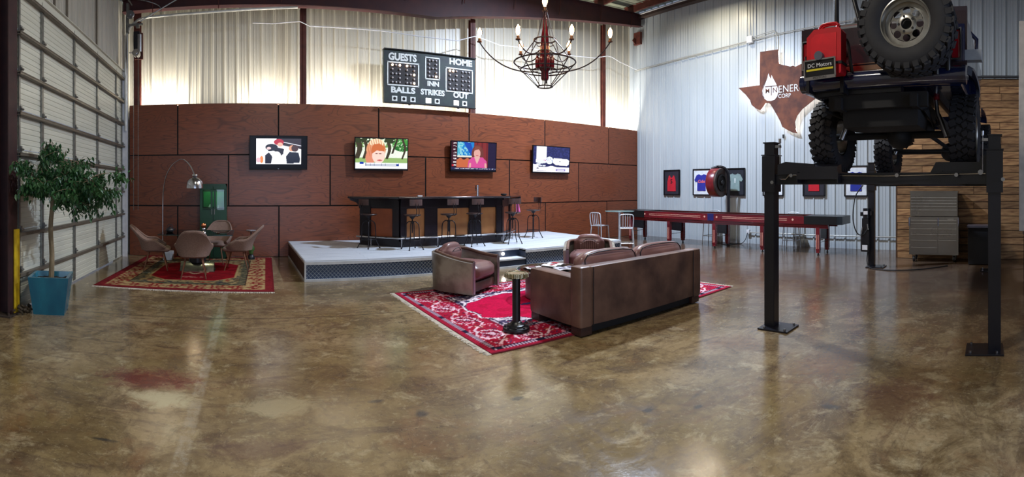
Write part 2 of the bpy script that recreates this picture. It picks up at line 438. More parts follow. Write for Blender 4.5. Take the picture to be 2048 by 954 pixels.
wr = cladding('wall_right', -6.5, 18.3, lambda a, o, z: (12.33-o, a, z), CLADR, lambda y: roof(12.33)+.05); tag(wr, kind='structure')
wl = cladding('wall_left', -6.5, 18.3, lambda a, o, z: (-3.0+o, a, z), CLAD, lambda y: 6.2, 4.42); tag(wl, kind='structure')
b = MB(); b.box((-3.08, -.6, 2.2), (.12, 11.8, 4.5)); b.box((-3.08, 11.4, 2.2), (.12, .7, 4.5)); b.build('wall_pier', CLAD, wl)
wf = struct('wall_front')
b = MB(); b.box((-2.2, -6.5, 3.8), (1.6, .2, 7.8)); b.box((10.2, -6.5, 3.8), (4.6, .2, 7.8)); b.box((3.2, -6.5, 6.0), (9.6, .2, 3.6)); b.build('front_panel', CLAD, wf)

# ---- roof: deck, purlins, rafter
DECK = M('roof_deck', srgb(150,154,138), .5, c2=srgb(128,132,118), scale=2)
ce = MB(); pr = ribs(18.6, .305, .035)
ce.add([(x, -6.6+a, roof(x)+.22-o) for a, o in pr for x in (-3.1, 12.5)], [(2*i, 2*i+2, 2*i+3, 2*i+1) for i in range(len(pr)-1)])
ce = ce.build('ceiling', DECK); tag(ce, kind='structure')
for x in (-2.2, -.65, .9, 2.45, 4.0, 5.55, 7.1, 8.65, 10.3, 11.7):
    b = MB(); z = roof(x); b.box((x, 2.4, z+.10), (.012, 17.9, .2)); b.box((x+.035, 2.4, z+.006), (.08, 17.9, .012)); b.box((x-.03, 2.4, z+.195), (.06, 17.9, .012)); b.build('purlin', RED_STEEL, ce)
    b = MB(); b.cyl((x+.02, 11.02, z+.05), (x-.05 if x > 0 else x+.05, 11.02, max(5.72, z-.55)), .012, 6); b.build('flange_brace', RED_STEEL, ce)
# tapered rafter: bottom flat to X = 4.7, then rising to the right-hand eave
b = MB()
def rb(x): return 5.86+.012*(x+2.8) if x < 4.7 else 5.95+(x-4.7)*.172
xs = [-2.9, -1, 1, 3, 4.7, 6.5, 8.5, 10.5, 12.25]
poly = [(x, rb(x)) for x in xs]+[(x, roof(x)+.01) for x in xs[::-1]]
b.prism(poly, 11.09, 11.105, 'xz')
for i in range(len(xs)-1):
    for f, z_ in ((rb, .008), (roof, -.008)):
        x0, x1 = xs[i], xs[i+1]; a, c = f(x0)+z_, f(x1)+z_
        b.add([(x0, 11.0, a-.008), (x1, 11.0, c-.008), (x1, 11.2, c-.008), (x0, 11.2, a-.008), (x0, 11.0, a+.008), (x1, 11.0, c+.008), (x1, 11.2, c+.008), (x0, 11.2, a+.008)],
              [(3,2,1,0),(4,5,6,7),(0,1,5,4),(1,2,6,5),(2,3,7,6),(3,0,4,7)])
RAFT = M('rafter_paint', srgb(70,34,34), .6, c2=srgb(52,26,32), scale=3)
b.build('rafter', RAFT, ce)
b = MB(); b.box((12.2, 2.4, roof(12.2)-.06), (.2, 17.9, .14)); b.build('eave_strut', M('dark_eave', srgb(70,55,50), .5), ce)
b = MB(); b.cyl((12.08, -6, roof(12.1)-.02), (12.08, 11.0, roof(12.1)-.02), .02, 8); b.build('eave_conduit', WHITE, ce)

# ---- columns on the back wall
for x, wd in ((-2.62, .16), (1.42, .15), (5.95, .15), (10.78, .12)):
    h_ = min(roof(x), 5.9+max(0, x-4.7)*.172+.1); b = MB(); b.box((x, 11.52, h_/2), (wd, .012, h_)); b.box((x, 11.36 if x < -2 else 11.40, h_/2), (wd, .012, h_)); b.box((x, 11.45, h_/2), (.012, .14, h_)); b.build('column', RED_STEEL, wb)
b = MB(); b.box((12.2, 11.2, 6.85), (.10, .3, .42)); b.box((12.1, 11.25, 6.75), (.2, .02, .16), (0,.7,0)); b.build('haunch', RED_STEEL, wb)

# ---- plywood panelling, every 4 x 8 ft sheet its own piece
def ply_mat(name, c1, c2, c3, rough):
    m, N, L, P = nt(name)
    tc = N.new('ShaderNodeTexCoord'); oi = N.new('ShaderNodeObjectInfo')
    ad = N.new('ShaderNodeVectorMath'); ad.operation = 'ADD'; L.new(tc.outputs['Object'], ad.inputs[0])
    sc = N.new('ShaderNodeVectorMath'); sc.operation = 'SCALE'; sc.inputs[0].default_value = (7, 3, 11); L.new(oi.outputs['Random'], sc.inputs['Scale']); L.new(sc.outputs[0], ad.inputs[1])
    mp = N.new('ShaderNodeMapping'); mp.inputs['Scale'].default_value = (.55, 1, 2.6); L.new(ad.outputs[0], mp.inputs[0])
    n1 = N.new('ShaderNodeTexNoise'); n1.inputs['Scale'].default_value = .95; n1.inputs['Detail'].default_value = 1.2; n1.inputs['Distortion'].default_value = .9; L.new(mp.outputs[0], n1.inputs[0])
    wv = N.new('ShaderNodeMath'); wv.operation = 'MULTIPLY'; wv.inputs[1].default_value = 17; L.new(n1.outputs[0], wv.inputs[0])
    fr = N.new('ShaderNodeMath'); fr.operation = 'PINGPONG'; fr.inputs[1].default_value = .5; L.new(wv.outputs[0], fr.inputs[0])
    mp2 = N.new('ShaderNodeMapping'); mp2.inputs['Scale'].default_value = (3, 1, 60); L.new(ad.outputs[0], mp2.inputs[0])
    n2 = N.new('ShaderNodeTexNoise'); n2.inputs['Scale'].default_value = 1.5; n2.inputs['Detail'].default_value = 5; L.new(mp2.outputs[0], n2.inputs[0])
    r1 = N.new('ShaderNodeMapRange'); r1.inputs[1].default_value = .14; r1.inputs[2].default_value = .0; L.new(fr.outputs[0], r1.inputs[0])
    mr = N.new('ShaderNodeMath'); mr.operation = 'MULTIPLY'; mr.inputs[1].default_value = .7; L.new(r1.outputs[0], mr.inputs[0])
    a = N.new('ShaderNodeMixRGB'); a.inputs[1].default_value = c1; a.inputs[2].default_value = c2; L.new(mr.outputs[0], a.inputs[0])
    r2 = N.new('ShaderNodeMapRange'); r2.inputs[1].default_value = .4; r2.inputs[2].default_value = .68; r2.inputs[4].default_value = .85; L.new(n2.outputs[0], r2.inputs[0])
    c = N.new('ShaderNodeMixRGB'); c.inputs[2].default_value = c3; L.new(a.outputs[0], c.inputs[1]); L.new(r2.outputs[0], c.inputs[0])
    hs = N.new('ShaderNodeHueSaturation'); rr = N.new('ShaderNodeMapRange'); rr.inputs[3].default_value = .85; rr.inputs[4].default_value = 1.15
    L.new(oi.outputs['Random'], rr.inputs[0]); L.new(rr.outputs[0], hs.inputs['Value']); L.new(c.outputs[0], hs.inputs['Color'])
    L.new(hs.outputs[0], P.inputs['Base Color']); P.inputs['Roughness'].default_value = rough; P.inputs['Specular IOR Level'].default_value = .45
    return m
PLY = ply_mat('stained_oak_plywood', srgb(122,66,41), srgb(62,34,26), srgb(92,50,34), .32)
b = MB(); b.box((4.75, 11.335, 1.82), (15.1, .02, 3.62)); b.build('panel_backing', BLACKM, wb)
rows = [(0.0, [-2.8, -1.6, .82, 3.28, 5.78, 8.3, 10.8, 12.3]), (1.22, [-2.8, -.38, 2.06, 4.53, 7.05, 9.58, 12.3]), (2.44, [-2.8, -1.6, .81, 3.28, 5.78, 8.28, 10.88, 12.3])]
for z0, xs in rows:
    for x0, x1 in zip(xs[:-1], xs[1:]):
        b = MB(); b.box((0, 0, 0), (x1-x0-.035, .02, 1.22-.03)); o = b.build('panel', PLY, wb, loc=((x0+x1)/2, 11.31, z0+.605))
b = MB(); b.box((4.75, 11.35, 3.652), (15.1, .06, .02)); b.build('panel_cap', M('ply_edge', srgb(120,72,48), .5), wb)
# cove light fittings behind the cap
for x0, x1 in ((-2.45, -1.55), (.05, .95), (1.6, 3.1), (6.1, 8.3), (8.6, 10.5), (10.9, 12.0)):
    b = MB(); b.box(((x0+x1)/2, 11.46, 3.36), (x1-x0, .08, .05)); b.build('cove_fitting', WHITE, wb)

# ---- plank-clad room on the right
WOODP = M('rough_plank', srgb(176,136,92), .6, c2=srgb(116,80,52), scale=3.2, stretch=(1,1.2,7), obj_rand=.36, bump=.3)
wp = struct('wall_partition')
b = MB(); b.box((11.64, -2.2, 2.09), (1.3, 8.78, 4.16)); b.build('partition_core', BLACKM, wp)
meshes = {}
for r in range(25):
    y = 2.19; z = .166*r
    k = 0
    while y > -2.6:
        L_ = random.choice((1.2, 1.83, 2.44)) if k else random.choice((.6, 1.2, 1.8, 2.44))
        me = meshes.get(L_)
        if not me: me = meshes[L_] = MB().box((0, 0, 0), (.022, L_-.008, .153)).mesh('plank', WOODP)
        o = inst(me, 'plank', wp, (10.955+random.uniform(-.004,.004), y-L_/2, z+.083)); y -= L_; k += 1
b = MB(); b.box((10.93, -2.0, 4.2), (.08, 8.4, .045)); b.build('partition_cap', M('dark_cap', srgb(60,62,66), .5), wp)
b = MB(); b.box((10.952, 2.20, 2.08), (.03, .03, 4.18)); b.build('corner_trim', M('dark_wood', srgb(80,56,40), .6), wp)

# ---- sectional overhead door in the left wall
DOORM = M('door_panel_white', srgb(214,214,200), .42, c2=srgb(196,196,182), scale=2, rvar=.06, stretch=(1,.3,3))
STRUT = M('door_strut', srgb(122,114,102), .45, .3)
d1 = struct('door_1')
Y0, Y1 = 5.55, 11.0
for k in range(8):
    z0 = .02+.533*k; b = MB(); pts = []
    for q in range(7):    # shallow horizontal grooves pressed into each section
        z = z0+.533*q/7; pts += [(z+.002, 0), (z+.058, 0), (z+.064, -.007), (z+.072, -.007)]
    pts += [(z0+.525, 0), (z0+.530, -.02)]
    vs = [(-2.90+o, y, z) for z, o in pts for y in (Y1, Y0)]
    b.add(vs, [(2*i, 2*i+1, 2*i+3, 2*i+2) for i in range(len(pts)-1)]); b.build('door_section', DOORM, d1)
b = MB(); b.box((-2.885, (Y0+Y1)/2, 4.36), (.03, Y1-Y0, .13)); b.box((-2.86, (Y0+Y1)/2, 4.425), (.06, Y1-Y0, .012)); b.build('top_rail', DOORM, d1)
for z in (4.25, 3.70, 3.17, 2.64, 2.10, 1.57, 1.04, .50):
    b = MB(); b.box((-2.855, (Y0+Y1)/2, z), (.07, Y1-Y0, .012)); b.box((-2.83, (Y0+Y1)/2, z-.017), (.01, Y1-Y0, .034)); b.box((-2.862, (Y0+Y1)/2, z-.034), (.06, Y1-Y0, .010)); b.build('strut', STRUT, d1)
hm = MB().box((0,0,0), (.02,.05,.09)).cyl((.02,-.035,0),(.02,.035,0),.016,8).mesh('hinge', GALV)
for y in (5.62, 6.36, 7.71, 9.02, 10.42, 10.93):
    b = MB(); b.box((-2.885, y, 2.2), (.015, .085 if 5.7 < y < 10.9 else .05, 4.3)); b.box((-2.872, y-.035, 2.2), (.012, .012, 4.3)); b.build('stile', GALV, d1)
    for k in range(1, 8): inst(hm, 'hinge', d1, (-2.865, y+.01, .02+.533*k))
b = MB(); b.box((-2.86, Y1+.05, 2.25), (.07, .05, 4.5)); b.box((-2.80, Y1+.03, 2.25), (.05, .012, 4.5)); b.build('door_jamb', WHITE, d1)
for k in range(3):
    b = MB(); b.box((-2.96, 5.8+k*.0, 5.3), (.03, .04, 1.7)); b.build('wall_girt', STRUT, wl, loc=(0, (7.55, 7.0, 9.2)[k]-5.8, 0))
tr = MB(); tp = smoothpts([(-2.80,10.95,3.0),(-2.80,10.95,4.2),(-2.80,10.95,5.1),(-2.73,10.95,5.38),(-2.57,10.95,5.56),(-2.33,10.95,5.65),(-1.6,10.95,5.68),(-.57,10.95,5.72),(1.23,10.95,5.83)], 5)
tr.tube(tp, .032, 6); tr.build('door_track', M('bright_track', srgb(205,205,200), .35, .3), d1, smooth=60)
b = MB(); b.cyl((-2.66, 11.0, 6.0), (-2.66, 4.0, 6.0), .018, 8); b.build('torsion_shaft', GALV, d1)
b = MB(); b.lathe([(0,-.03),(.09,-.03),(.10,-.015),(.075,0),(.10,.015),(.09,.03),(0,.03)], 20, (-2.66,10.85,5.72), axis='y'); b.cyl((-2.66,10.78,5.72),(-2.66,10.95,5.72),.03,10); b.build('cable_drum', STEEL, d1)
b = MB(); b.box((-2.74, 10.93, 5.66), (.05,.10,.7)); b.box((-2.55, 10.93, 5.50), (.35,.06,.04)); b.box((-2.5,10.93,5.47),(.08,.08,.10)); b.build('bearing_bracket', GALV, d1)
b = MB(); b.tube(smoothpts([(-2.6,10.9,6.1),(-2.3,10.9,6.03),(-1.98,10.95,5.9),(-1.95,10.95,5.66)],4), .01, 6); b.cyl((-2.45,10.9,5.55),(-1.3,10.9,6.15),.014,6); b.build('hanger_rod', GALV, d1)

op = thing('door_opener', 'black and silver electric door opener motor high in the left back corner', 'motor', (-2.50, 10.86, 4.72))
b = MB(); b.rbox((0,0,.36),(.16,.16,.44),.02,3); b.box((-.02,.12,.3),(.10,.12,.5)); b.build('gearbox', BLACKM, op)
b = MB(); b.cyl((.07,-.04,.10),(.07,-.04,.50),.055,14); b.build('motor_can', STEEL, op, smooth=40)
b = MB(); b.cyl((.0,-.14,.06),(.0,.02,.06),.085,18); b.cyl((.0,-.16,.06),(.0,-.14,.06),.035,12); b.cyl((-.16,-.12,.07),(0,-.12,.06),.012,6); b.build('chain_sprocket', CHROME, op, smooth=40)
b = MB(); b.box((.0,.20,.3),(.20,.06,.62)); b.build('mounting_plate', RED_STEEL, op)
b = MB(); b.cyl((-.06,-.10,.05),(-.06,-.10,-3.6),.007,5); b.cyl((.05,-.10,.05),(.05,-.10,-3.6),.007,5); b.build('hand_chain', GALV, op)
# ================================================================ LEFT: COLUMN, PLANT, DINING CORNER
sc_ = thing('steel_column', 'red-brown steel frame column at the left edge with a yellow guard at its foot', 'column', (-3.0, 5.42, 0))
b = MB(); b.box((-.12,0,2.95),(.012,.24,5.9)); b.box((.12,0,2.95),(.012,.24,5.9)); b.box((0,0,2.95),(.24,.012,5.9)); b.build('shaft', M('column_paint', srgb(58,30,30), .6, c2=srgb(42,24,26)), sc_)
b = MB(); b.box((0,0,.01),(.36,.36,.02))
for q in (-.14,.14): b.cyl((q,.14,.02),(q,.14,.05),.016,6); b.cyl((q,-.14,.02),(q,-.14,.05),.016,6)
b.build('base_plate', M('rusty_plate', srgb(62,50,42), .8), sc_)
b = MB(); b.box((.14,.07,.56),(.012,.13,1.08)); b.box((.135,.12,.56),(.05,.012,1.08)); b.build('guard', M('yellow_paint', srgb(206,176,30), .5, c2=srgb(150,118,30), scale=6), sc_)
b = MB()
for k in range(22):
    x, y = random.uniform(.15,.3), random.uniform(-.1,.25); b.box((x,y,.012+random.random()*.1),(.05,.03,.02),(random.random(),random.random(),random.random()*3))
o = b.build('debris', M('debris', srgb(60,50,36), .9), sc_); tag(o, kind='stuff')

# ---- ficus in a teal glazed planter
fx = thing('potted_fig_tree', 'leafy weeping fig tree on one slim trunk in a square teal glazed planter', 'plant', (-2.5, 5.80, 0), radians(14))
TEAL = M('teal_glaze', srgb(38,120,142), .28, c2=srgb(24,84,112), scale=3.5, rvar=.08, coat=.3, stretch=(1,1,.5), bump=.08)
b = MB(); h_ = .49; B_, T_ = .20, .265
o_ = [(-B_,-B_,0),(B_,-B_,0),(B_,B_,0),(-B_,B_,0),(-T_,-T_,h_),(T_,-T_,h_),(T_,T_,h_),(-T_,T_,h_)]; i_ = [(x*.86,y*.86,h_) for x,y,z in o_[4:]]; j_ = [(x*.8,y*.8,.40) for x,y,z in o_[4:]]
b.add(o_+i_+j_, [(3,2,1,0),(0,1,5,4),(1,2,6,5),(2,3,7,6),(3,0,4,7),(4,5,9,8),(5,6,10,9),(6,7,11,10),(7,4,8,11),(8,9,13,12),(9,10,14,13),(10,11,15,14),(11,8,12,15)])
pot = b.build('planter', TEAL, fx)
b = MB(); b.grid(lambda u, v: ((u-.5)*.43, (v-.5)*.43, .42+.02*sin(u*19)*cos(v*23)), 10, 10); b.build('soil', M('soil', srgb(40,32,26), .95, bump=.5, scale=40), fx)
BARK = M('pale_bark', srgb(140,124,98), .8, c2=srgb(104,90,68), scale=20, stretch=(1,1,.3), bump=.3)
b = MB(); trunk = [(0,0,.42),(.01,0,.75),(-.01,.01,1.1),(.015,.0,1.4),(.02,.01,1.62)]
b.tube(smoothpts(trunk,3), .03, 8, radii=[.038-.001*i for i in range(13)]); b.build('trunk', BARK, fx)
b = MB(); tips = []
def branch(p, d, L_, r, lvl):
    pts = [Vector(p)]; dd = Vector(d).normalized()
    for k in range(5):
        dd = (dd+Vector((random.uniform(-.18,.18), random.uniform(-.18,.18), random.uniform(-.12,.10)-.05*lvl))).normalized(); pts.append(pts[-1]+dd*L_/5)
        wx = -2.5+pts[-1].x*cos(radians(14))-pts[-1].y*sin(radians(14))
        if wx < -2.72: pts[-1] = pts[-1]+(Matrix.Rotation(-radians(14), 3, 'Z') @ Vector((-2.72-wx, 0, 0)))
        if lvl > 0 or k > 1: tips.append((pts[-1].copy(), dd.copy()))
    b.tube(pts, r, 5, radii=[r*(1-i*.14) for i in range(6)])
    if lvl < 2:
        for k in range(5 if lvl == 0 else 3):
            q = pts[random.randint(1, 5)]; a = random.uniform(0, 2*pi)
            branch(q, dd*.6+Vector((cos(a), sin(a), random.uniform(-.35,.6))), L_*random.uniform(.45,.7), r*.55, lvl+1)
R14 = Matrix.Rotation(-radians(14), 3, 'Z')
right_ = Vector((.92,.38,0)); back_ = Vector((-.38,.92,0))    # as the room sees it: along the door and towards the wall
for c_, z_, L_ in ((.95,.25,.68),(.9,.5,.62),(1.0,-.05,.74),(-.8,.75,.50),(-.5,1.2,.66),(.25,1.2,.60),(-.9,.35,.42),(.6,.1,.5),(-.7,.2,.45)):
    s_ = random.uniform(-.6,.6); branch((.02,.01,random.uniform(1.50,1.64)), R14 @ (right_*c_+back_*s_*.7+Vector((0,0,z_))), L_, .014, 0)
b.build('branches', BARK, fx)
LEAF = M('fig_leaf', srgb(50,92,48), .42, c2=srgb(30,64,36), scale=5, rvar=.08)
b = MB()
lf = [(0,0,0),(.012,.016,.002),(.014,.036,0),(0,.066,-.006),(-.014,.036,0),(-.012,.016,.002),(0,.03,-.004)]
for p, d in tips:
    for k in range(6):
        q = p+Vector((random.gauss(0,.045), random.gauss(0,.045), random.gauss(-.035,.04)))
        if -2.5+q.x*cos(radians(14))-q.y*sin(radians(14)) < -2.73: continue
        R = Euler((random.uniform(-1.9,-.2), random.uniform(-.5,.5), random.uniform(0, 2*pi))).to_matrix(); s_ = random.uniform(.8,1.4)
        b.add([q+(R @ Vector(v))*s_ for v in lf], [(0,1,6),(1,2,6),(2,3,6),(3,4,6),(4,5,6),(5,0,6)])
o = b.build('foliage', LEAF, fx); tag(o, kind='stuff')

# ---- rug under the dining table
def band(a, lo, hi): return (a >= lo) & (a < hi)
def rugA(u, v):
    W_, H_ = 2.97, 3.75; x = (u-.5)*W_; y = (v-.5)*H_; ex = W_/2-abs(x); ey = H_/2-abs(y); e = np.minimum(ex, ey)
    n1 = vnoise(x*22+40, y*22+40, 1); n2 = vnoise(x*9+40, y*9+40, 2); n3 = vnoise(x*45+99, y*45+99, 3)
    C = np.zeros(u.shape+(3,)); S = lambda m, c: C.__setitem__(m, np.array(c)/255.)
    S(e > -1, (150,132,92)); S(n1 > .55, (176,152,104)); S((n1 < .36), (96,84,62)); S((n2 > .68) & (n3 > .5), (150,58,44)); S((n2 < .25) & (n3 > .4), (70,70,72))
    side = ex < ey; t = np.where(side, y, x)
    S(e < .62, (84,82,66)); S((e < .62) & (n1 > .55), (122,112,84))
    # cream main border with red flower heads
    S(e < .50, (60,30,34)); S(e < .47, (196,166,116)); q = (t/.34) % 1-.5; d = np.sqrt((q*.34)**2+(e-.30)**2)
    S((e < .47) & ((n1 > .62)), (150,60,50)); th = np.arctan2(e-.30, q*.34)
    S((e < .47) & (d < .085+.035*np.cos(6*th)), (142,30,36)); S((e < .47) & (d < .03), (206,180,132)); S((e < .47) & (d > .11) & (abs(e-.30+.05*np.sin(t*18)) < .012), (110,60,50))
    S(e < .16, (180,150,104)); S(e < .145, (140,34,42)); S((e < .145) & (n1 > .66), (120,26,34)); S((e < .03), (120,28,36))
    # crimson centre with clipped corners
    ax, ay = abs(x), abs(y); ins = (ax < .80) & (ay < 1.05) & (ax+ay < 1.50)
    S(ins, (150,12,28)); S(ins & (n2 > .6), (132,10,24)); ed = np.minimum(np.minimum(.80-ax, 1.05-ay), (1.5-ax-ay)/1.4); S((ed < .02) & (ed > -.02), (190,160,110))
    dm = np.sqrt((x/.36)**2+(y/.5)**2); tm = np.arctan2(y, x); S(dm < .75+.1*np.cos(8*tm), (186,150,120)); S(dm < .62+.1*np.cos(8*tm), (110,26,34)); S(dm < .3, (190,160,120))
    for sy in (-1, 1): S((np.hypot(x/.22, (y-sy*.72)/.08) < 1) & (n1 > .4), (180,110,96))
    return C*(.76+.16*vnoise(x*60+200, y*60+200, 5))[..., None]
RUGM = M_vcol('rug_wool', .95, bump=.5, spec=.1)
def rug(name, label, cx, cy, W_, H_, rz, fn, nx, ny, fringe_axis, group=None):
    r = thing(name, label, 'rug', (cx, cy, 0), rz)
    painted('pile', W_, H_, nx, ny, fn, RUGM, r, Matrix.Translation((0,0,.012)))
    b = MB(); b.box((0,0,.0055),(W_,H_,.011)); b.build('backing', M('rug_back', srgb(110,40,44), .95), r)
    b = MB(); n = 260
    for s in (-1, 1):
        for k in range(n):
            t = (k+.5)/n-.5; L_ = random.uniform(.05,.085); d = random.uniform(-.012,.012)
            if fringe_axis == 'y': x, y = t*W_, s*H_/2; b.box((x+d/2, y+s*L_/2, .004),(.008, L_, .006),(0,0,-d*12*s))
            else: x, y = s*W_/2, t*H_; b.box((x+s*L_/2, y+d/2, .004),(L_, .008, .006),(0,0,d*12*s))
    o = b.build('fringe', M('rug_fringe', srgb(215,205,190), .9), r); tag(o, kind='stuff'); return r
rug('dining_rug', 'cream and red oriental rug with a crimson centre under the glass dining table', -.93, 9.36, 2.97, 3.72, radians(-2.6), rugA, 148, 186, 'y')

# ---- glass dining table on a polished metal base
dt = thing('dining_table', 'glass-topped dining table on a curved polished metal base in the rug corner', 'table', (-.93, 9.42, .014), 0)
GLASS = M_glass('clear_glass', (.80,.90,.86,1))
b = MB(); b.rbox((0,0,.735),(1.42,1.12,.014), .006, 4); b.build('glass_top', GLASS, dt)
b = MB()
for s in (-1, 1): b.box((0, s*.562, .735),(1.40,.006,.014)); b.box((s*.712, 0, .735),(.006,1.1,.014))
b.build('glass_edge', M('dark_glass_edge', srgb(34,56,50), .15), dt)
POL = M('polished_aluminium', srgb(190,188,180), .22, 1., rvar=.05)
b = MB(); b.shell(lambda u, v: (-.33+.66*u, -.20+.36*v, .19*(1-(2*v-1)**2)*.9+.008), 14, 12, .012); b.box((0,-.02,.004),(.70,.42,.008)); b.build('base', POL, dt, smooth=40)
b = MB(); b.cyl((0,0,.16),(0,0,.26),.16,16); b.cyl((0,0,.24),(0,0,.70),.045,12); b.box((-.12,0,.22),(.1,.12,.1)); b.box((.12,.02,.21),(.08,.1,.08)); b.build('pedestal', BLACK, dt, smooth=40)
b = MB()
for a in range(3): t = a*2*pi/3+.5; b.cyl((0,0,.69),(cos(t)*.3, sin(t)*.3,.722),.012,8); b.cyl((cos(t)*.3, sin(t)*.3,.714),(cos(t)*.3, sin(t)*.3,.728),.03,12)
b.build('spider_bracket', CHROME, dt)

# ---- four upholstered shell armchairs
FAB = M('taupe_fabric', srgb(140,116,104), .9, c2=srgb(118,96,88), scale=60, bump=.2)
WOODL = M('walnut_leg', srgb(126,80,52), .5, c2=srgb(92,56,36), scale=12, stretch=(1,1,.2))
def shell_pt(u, v):
    """front is +Y; u wraps from one arm round the back to the other, v climbs"""
    a = (u-.5)*2                                    # -1..1
    ph = a*radians(128); bk = math.exp(-(a/.36)**4)
    top = .60+.27*bk-.13*max(0, abs(a)-.72)/.28-.0*bk
    bot = .40+.03*abs(a)
    z = bot+(top-bot)*v
    R = .235+.075*v*(1-.3*bk)+.05*bk*v*v
    lean = -.14*bk*v*v-.02
    sq = 1+.10*abs(sin(2*ph))
    return (R*sq*1.06*sin(ph), -R*sq*cos(ph)*1.02+lean+.02, z)
def make_chair(label):
    t = thing('shell_armchair', label, 'chair', group='taupe armchairs round the glass table')
    b = MB(); b.shell(lambda u, v: shell_pt(1-u, v), 30, 10, .028); b.build('shell', FAB, t, smooth=50)
    b = MB()
    for k in range(31): pass
    b.tube([Vector(shell_pt(k/36, 1.0))+Vector((0,0,.0)) for k in range(37)], .02, 7); b.build('arm_roll', FAB, t, smooth=60)
    b = MB(); b.rbox((0,.045,.415),(.47,.50,.085), .04, 8, puff=.02); b.build('seat', FAB, t, smooth=60)
    for sx, sy in ((-1,-1),(1,-1),(-1,1),(1,1)):
        b = MB(); b.cyl((sx*.14, .02+sy*.13, .38),(sx*.225, .02+sy*.235, 0), .017, 10, .010); b.build('leg', WOODL, t, smooth=40)
    b = MB(); b.box((0,.02,.37),(.30,.30,.02)); b.build('seat_plate', BLACK, t)
    return t
c0 = make_chair('taupe shell armchair nearest the camera, its rounded back turned to us'); c0.location = (-.92, 8.60, .018); c0.rotation_euler = (0,0,radians(4))
dup(c0, (-1.78, 9.35, .018), radians(-82), 'taupe shell armchair on the left of the glass table, facing right')
dup(c0, (-.12, 9.50, .018), radians(84), 'taupe shell armchair on the right of the glass table, facing left')
dup(c0, (-.62, 10.36, .018), radians(168), 'taupe shell armchair on the far side of the glass table, facing us')

# ---- things on the glass table
t = thing('teapot', 'small black teapot on the left end of the glass table', 'teapot', (-1.48, 9.35, .756))
BK2 = M('cast_iron', srgb(28,30,38), .4)
b = MB(); b.lathe([(0,0),(.05,0),(.078,.03),(.08,.06),(.05,.09),(.02,.095),(0,.095)], 20); b.build('body', BK2, t, smooth=50)
b = MB(); b.lathe([(0,.093),(.045,.094),(.03,.11),(.008,.113),(.014,.128),(0,.134)], 16); b.build('lid', BK2, t, smooth=50)
b = MB(); b.tube(bez((-.06,0,.08),(-.08,0,.19),(.08,0,.19),(.06,0,.08)), .006, 6); b.build('handle', BK2, t)
b = MB(); b.cyl((.07,0,.04),(.12,0,.085),.014,8,.007); b.build('spout', BK2, t)
t = thing('figurine', 'copper ball figurine on a silver stand in the middle of the glass table', 'ornament', (-.80, 9.30, .756))
b = MB(); b.lathe([(0,0),(.05,0),(.045,.02),(.025,.04),(.04,.08),(.03,.10),(0,.10)], 18); b.build('stand', CHROME, t, smooth=50)
b = MB(); b.lathe([(.055*sin(pi*i/12), .145-.055*cos(pi*i/12)) for i in range(13)], 20); b.build('ball', M('copper', srgb(190,116,84), .25, 1.), t, smooth=60)
b = MB(); b.lathe([(0,.0),(.04,0),(.05,.012),(.045,.014),(.035,.006),(0,.006)], 16); o = b.build('dish', CHROME, loc=(-.52, 9.32, .7565)); tag(o, 'tiny silver dish on the glass table right of the copper figurine', 'dish')

# ---- arc lamp
al = thing('arc_floor_lamp', 'tall arc floor lamp with chrome dome shade and white marble block base', 'lamp', (-1.82, 10.70, .014))
b = MB(); b.rbox((.1,-.04,.10),(.21,.30,.19), .012, 4); b.build('base', M('white_marble', srgb(215,212,208), .25, c2=srgb(180,178,180), scale=4), al)
arc = smoothpts([(-.02,-.10,.16),(-.02,-.11,.58),(-.02,-.11,1.14),(0,-.16,1.54),(.09,-.34,1.87),(.25,-.62,2.09),(.41,-.90,2.18),(.56,-1.18,2.21),(.70,-1.42,2.13),(.80,-1.56,2.01),(.87,-1.65,1.87)], 5)
b = MB(); b.tube(arc, .012, 8); b.build('arc_stem', CHROME, al, smooth=60)
def dome(z): return [(.025,z+.215),(.06,z+.21),(.11,z+.18),(.145,z+.13),(.158,z+.06),(.162,z),(.158,z),(.153,z+.06),(.14,z+.128),(.105,z+.172),(.05,z+.2),(0,z+.2)]
b = MB(); b.lathe(dome(-.20), 32, (.87,-1.65,1.82)); b.build('shade', CHROME, al, smooth=50)
b = MB(); b.lathe([(0,.06),(.05,.06),(.055,.03),(.025,0),(0,0)], 14, (.87,-1.65,1.83)); b.build('socket_cap', CHROME, al, smooth=50)
BULB = M_emit('warm_bulb', (1,.72,.42,1), 30)
b = MB(); b.lathe([(.045*sin(pi*i/8), -.045*cos(pi*i/8)) for i in range(9)], 14, (.87,-1.65,1.70)); b.build('bulb', BULB, al, smooth=60)
lamp('arc_lamp_light', 'SPOT', (-.95, 9.05, 1.66), 14, (1,.78,.52), .05, spot=radians(150))

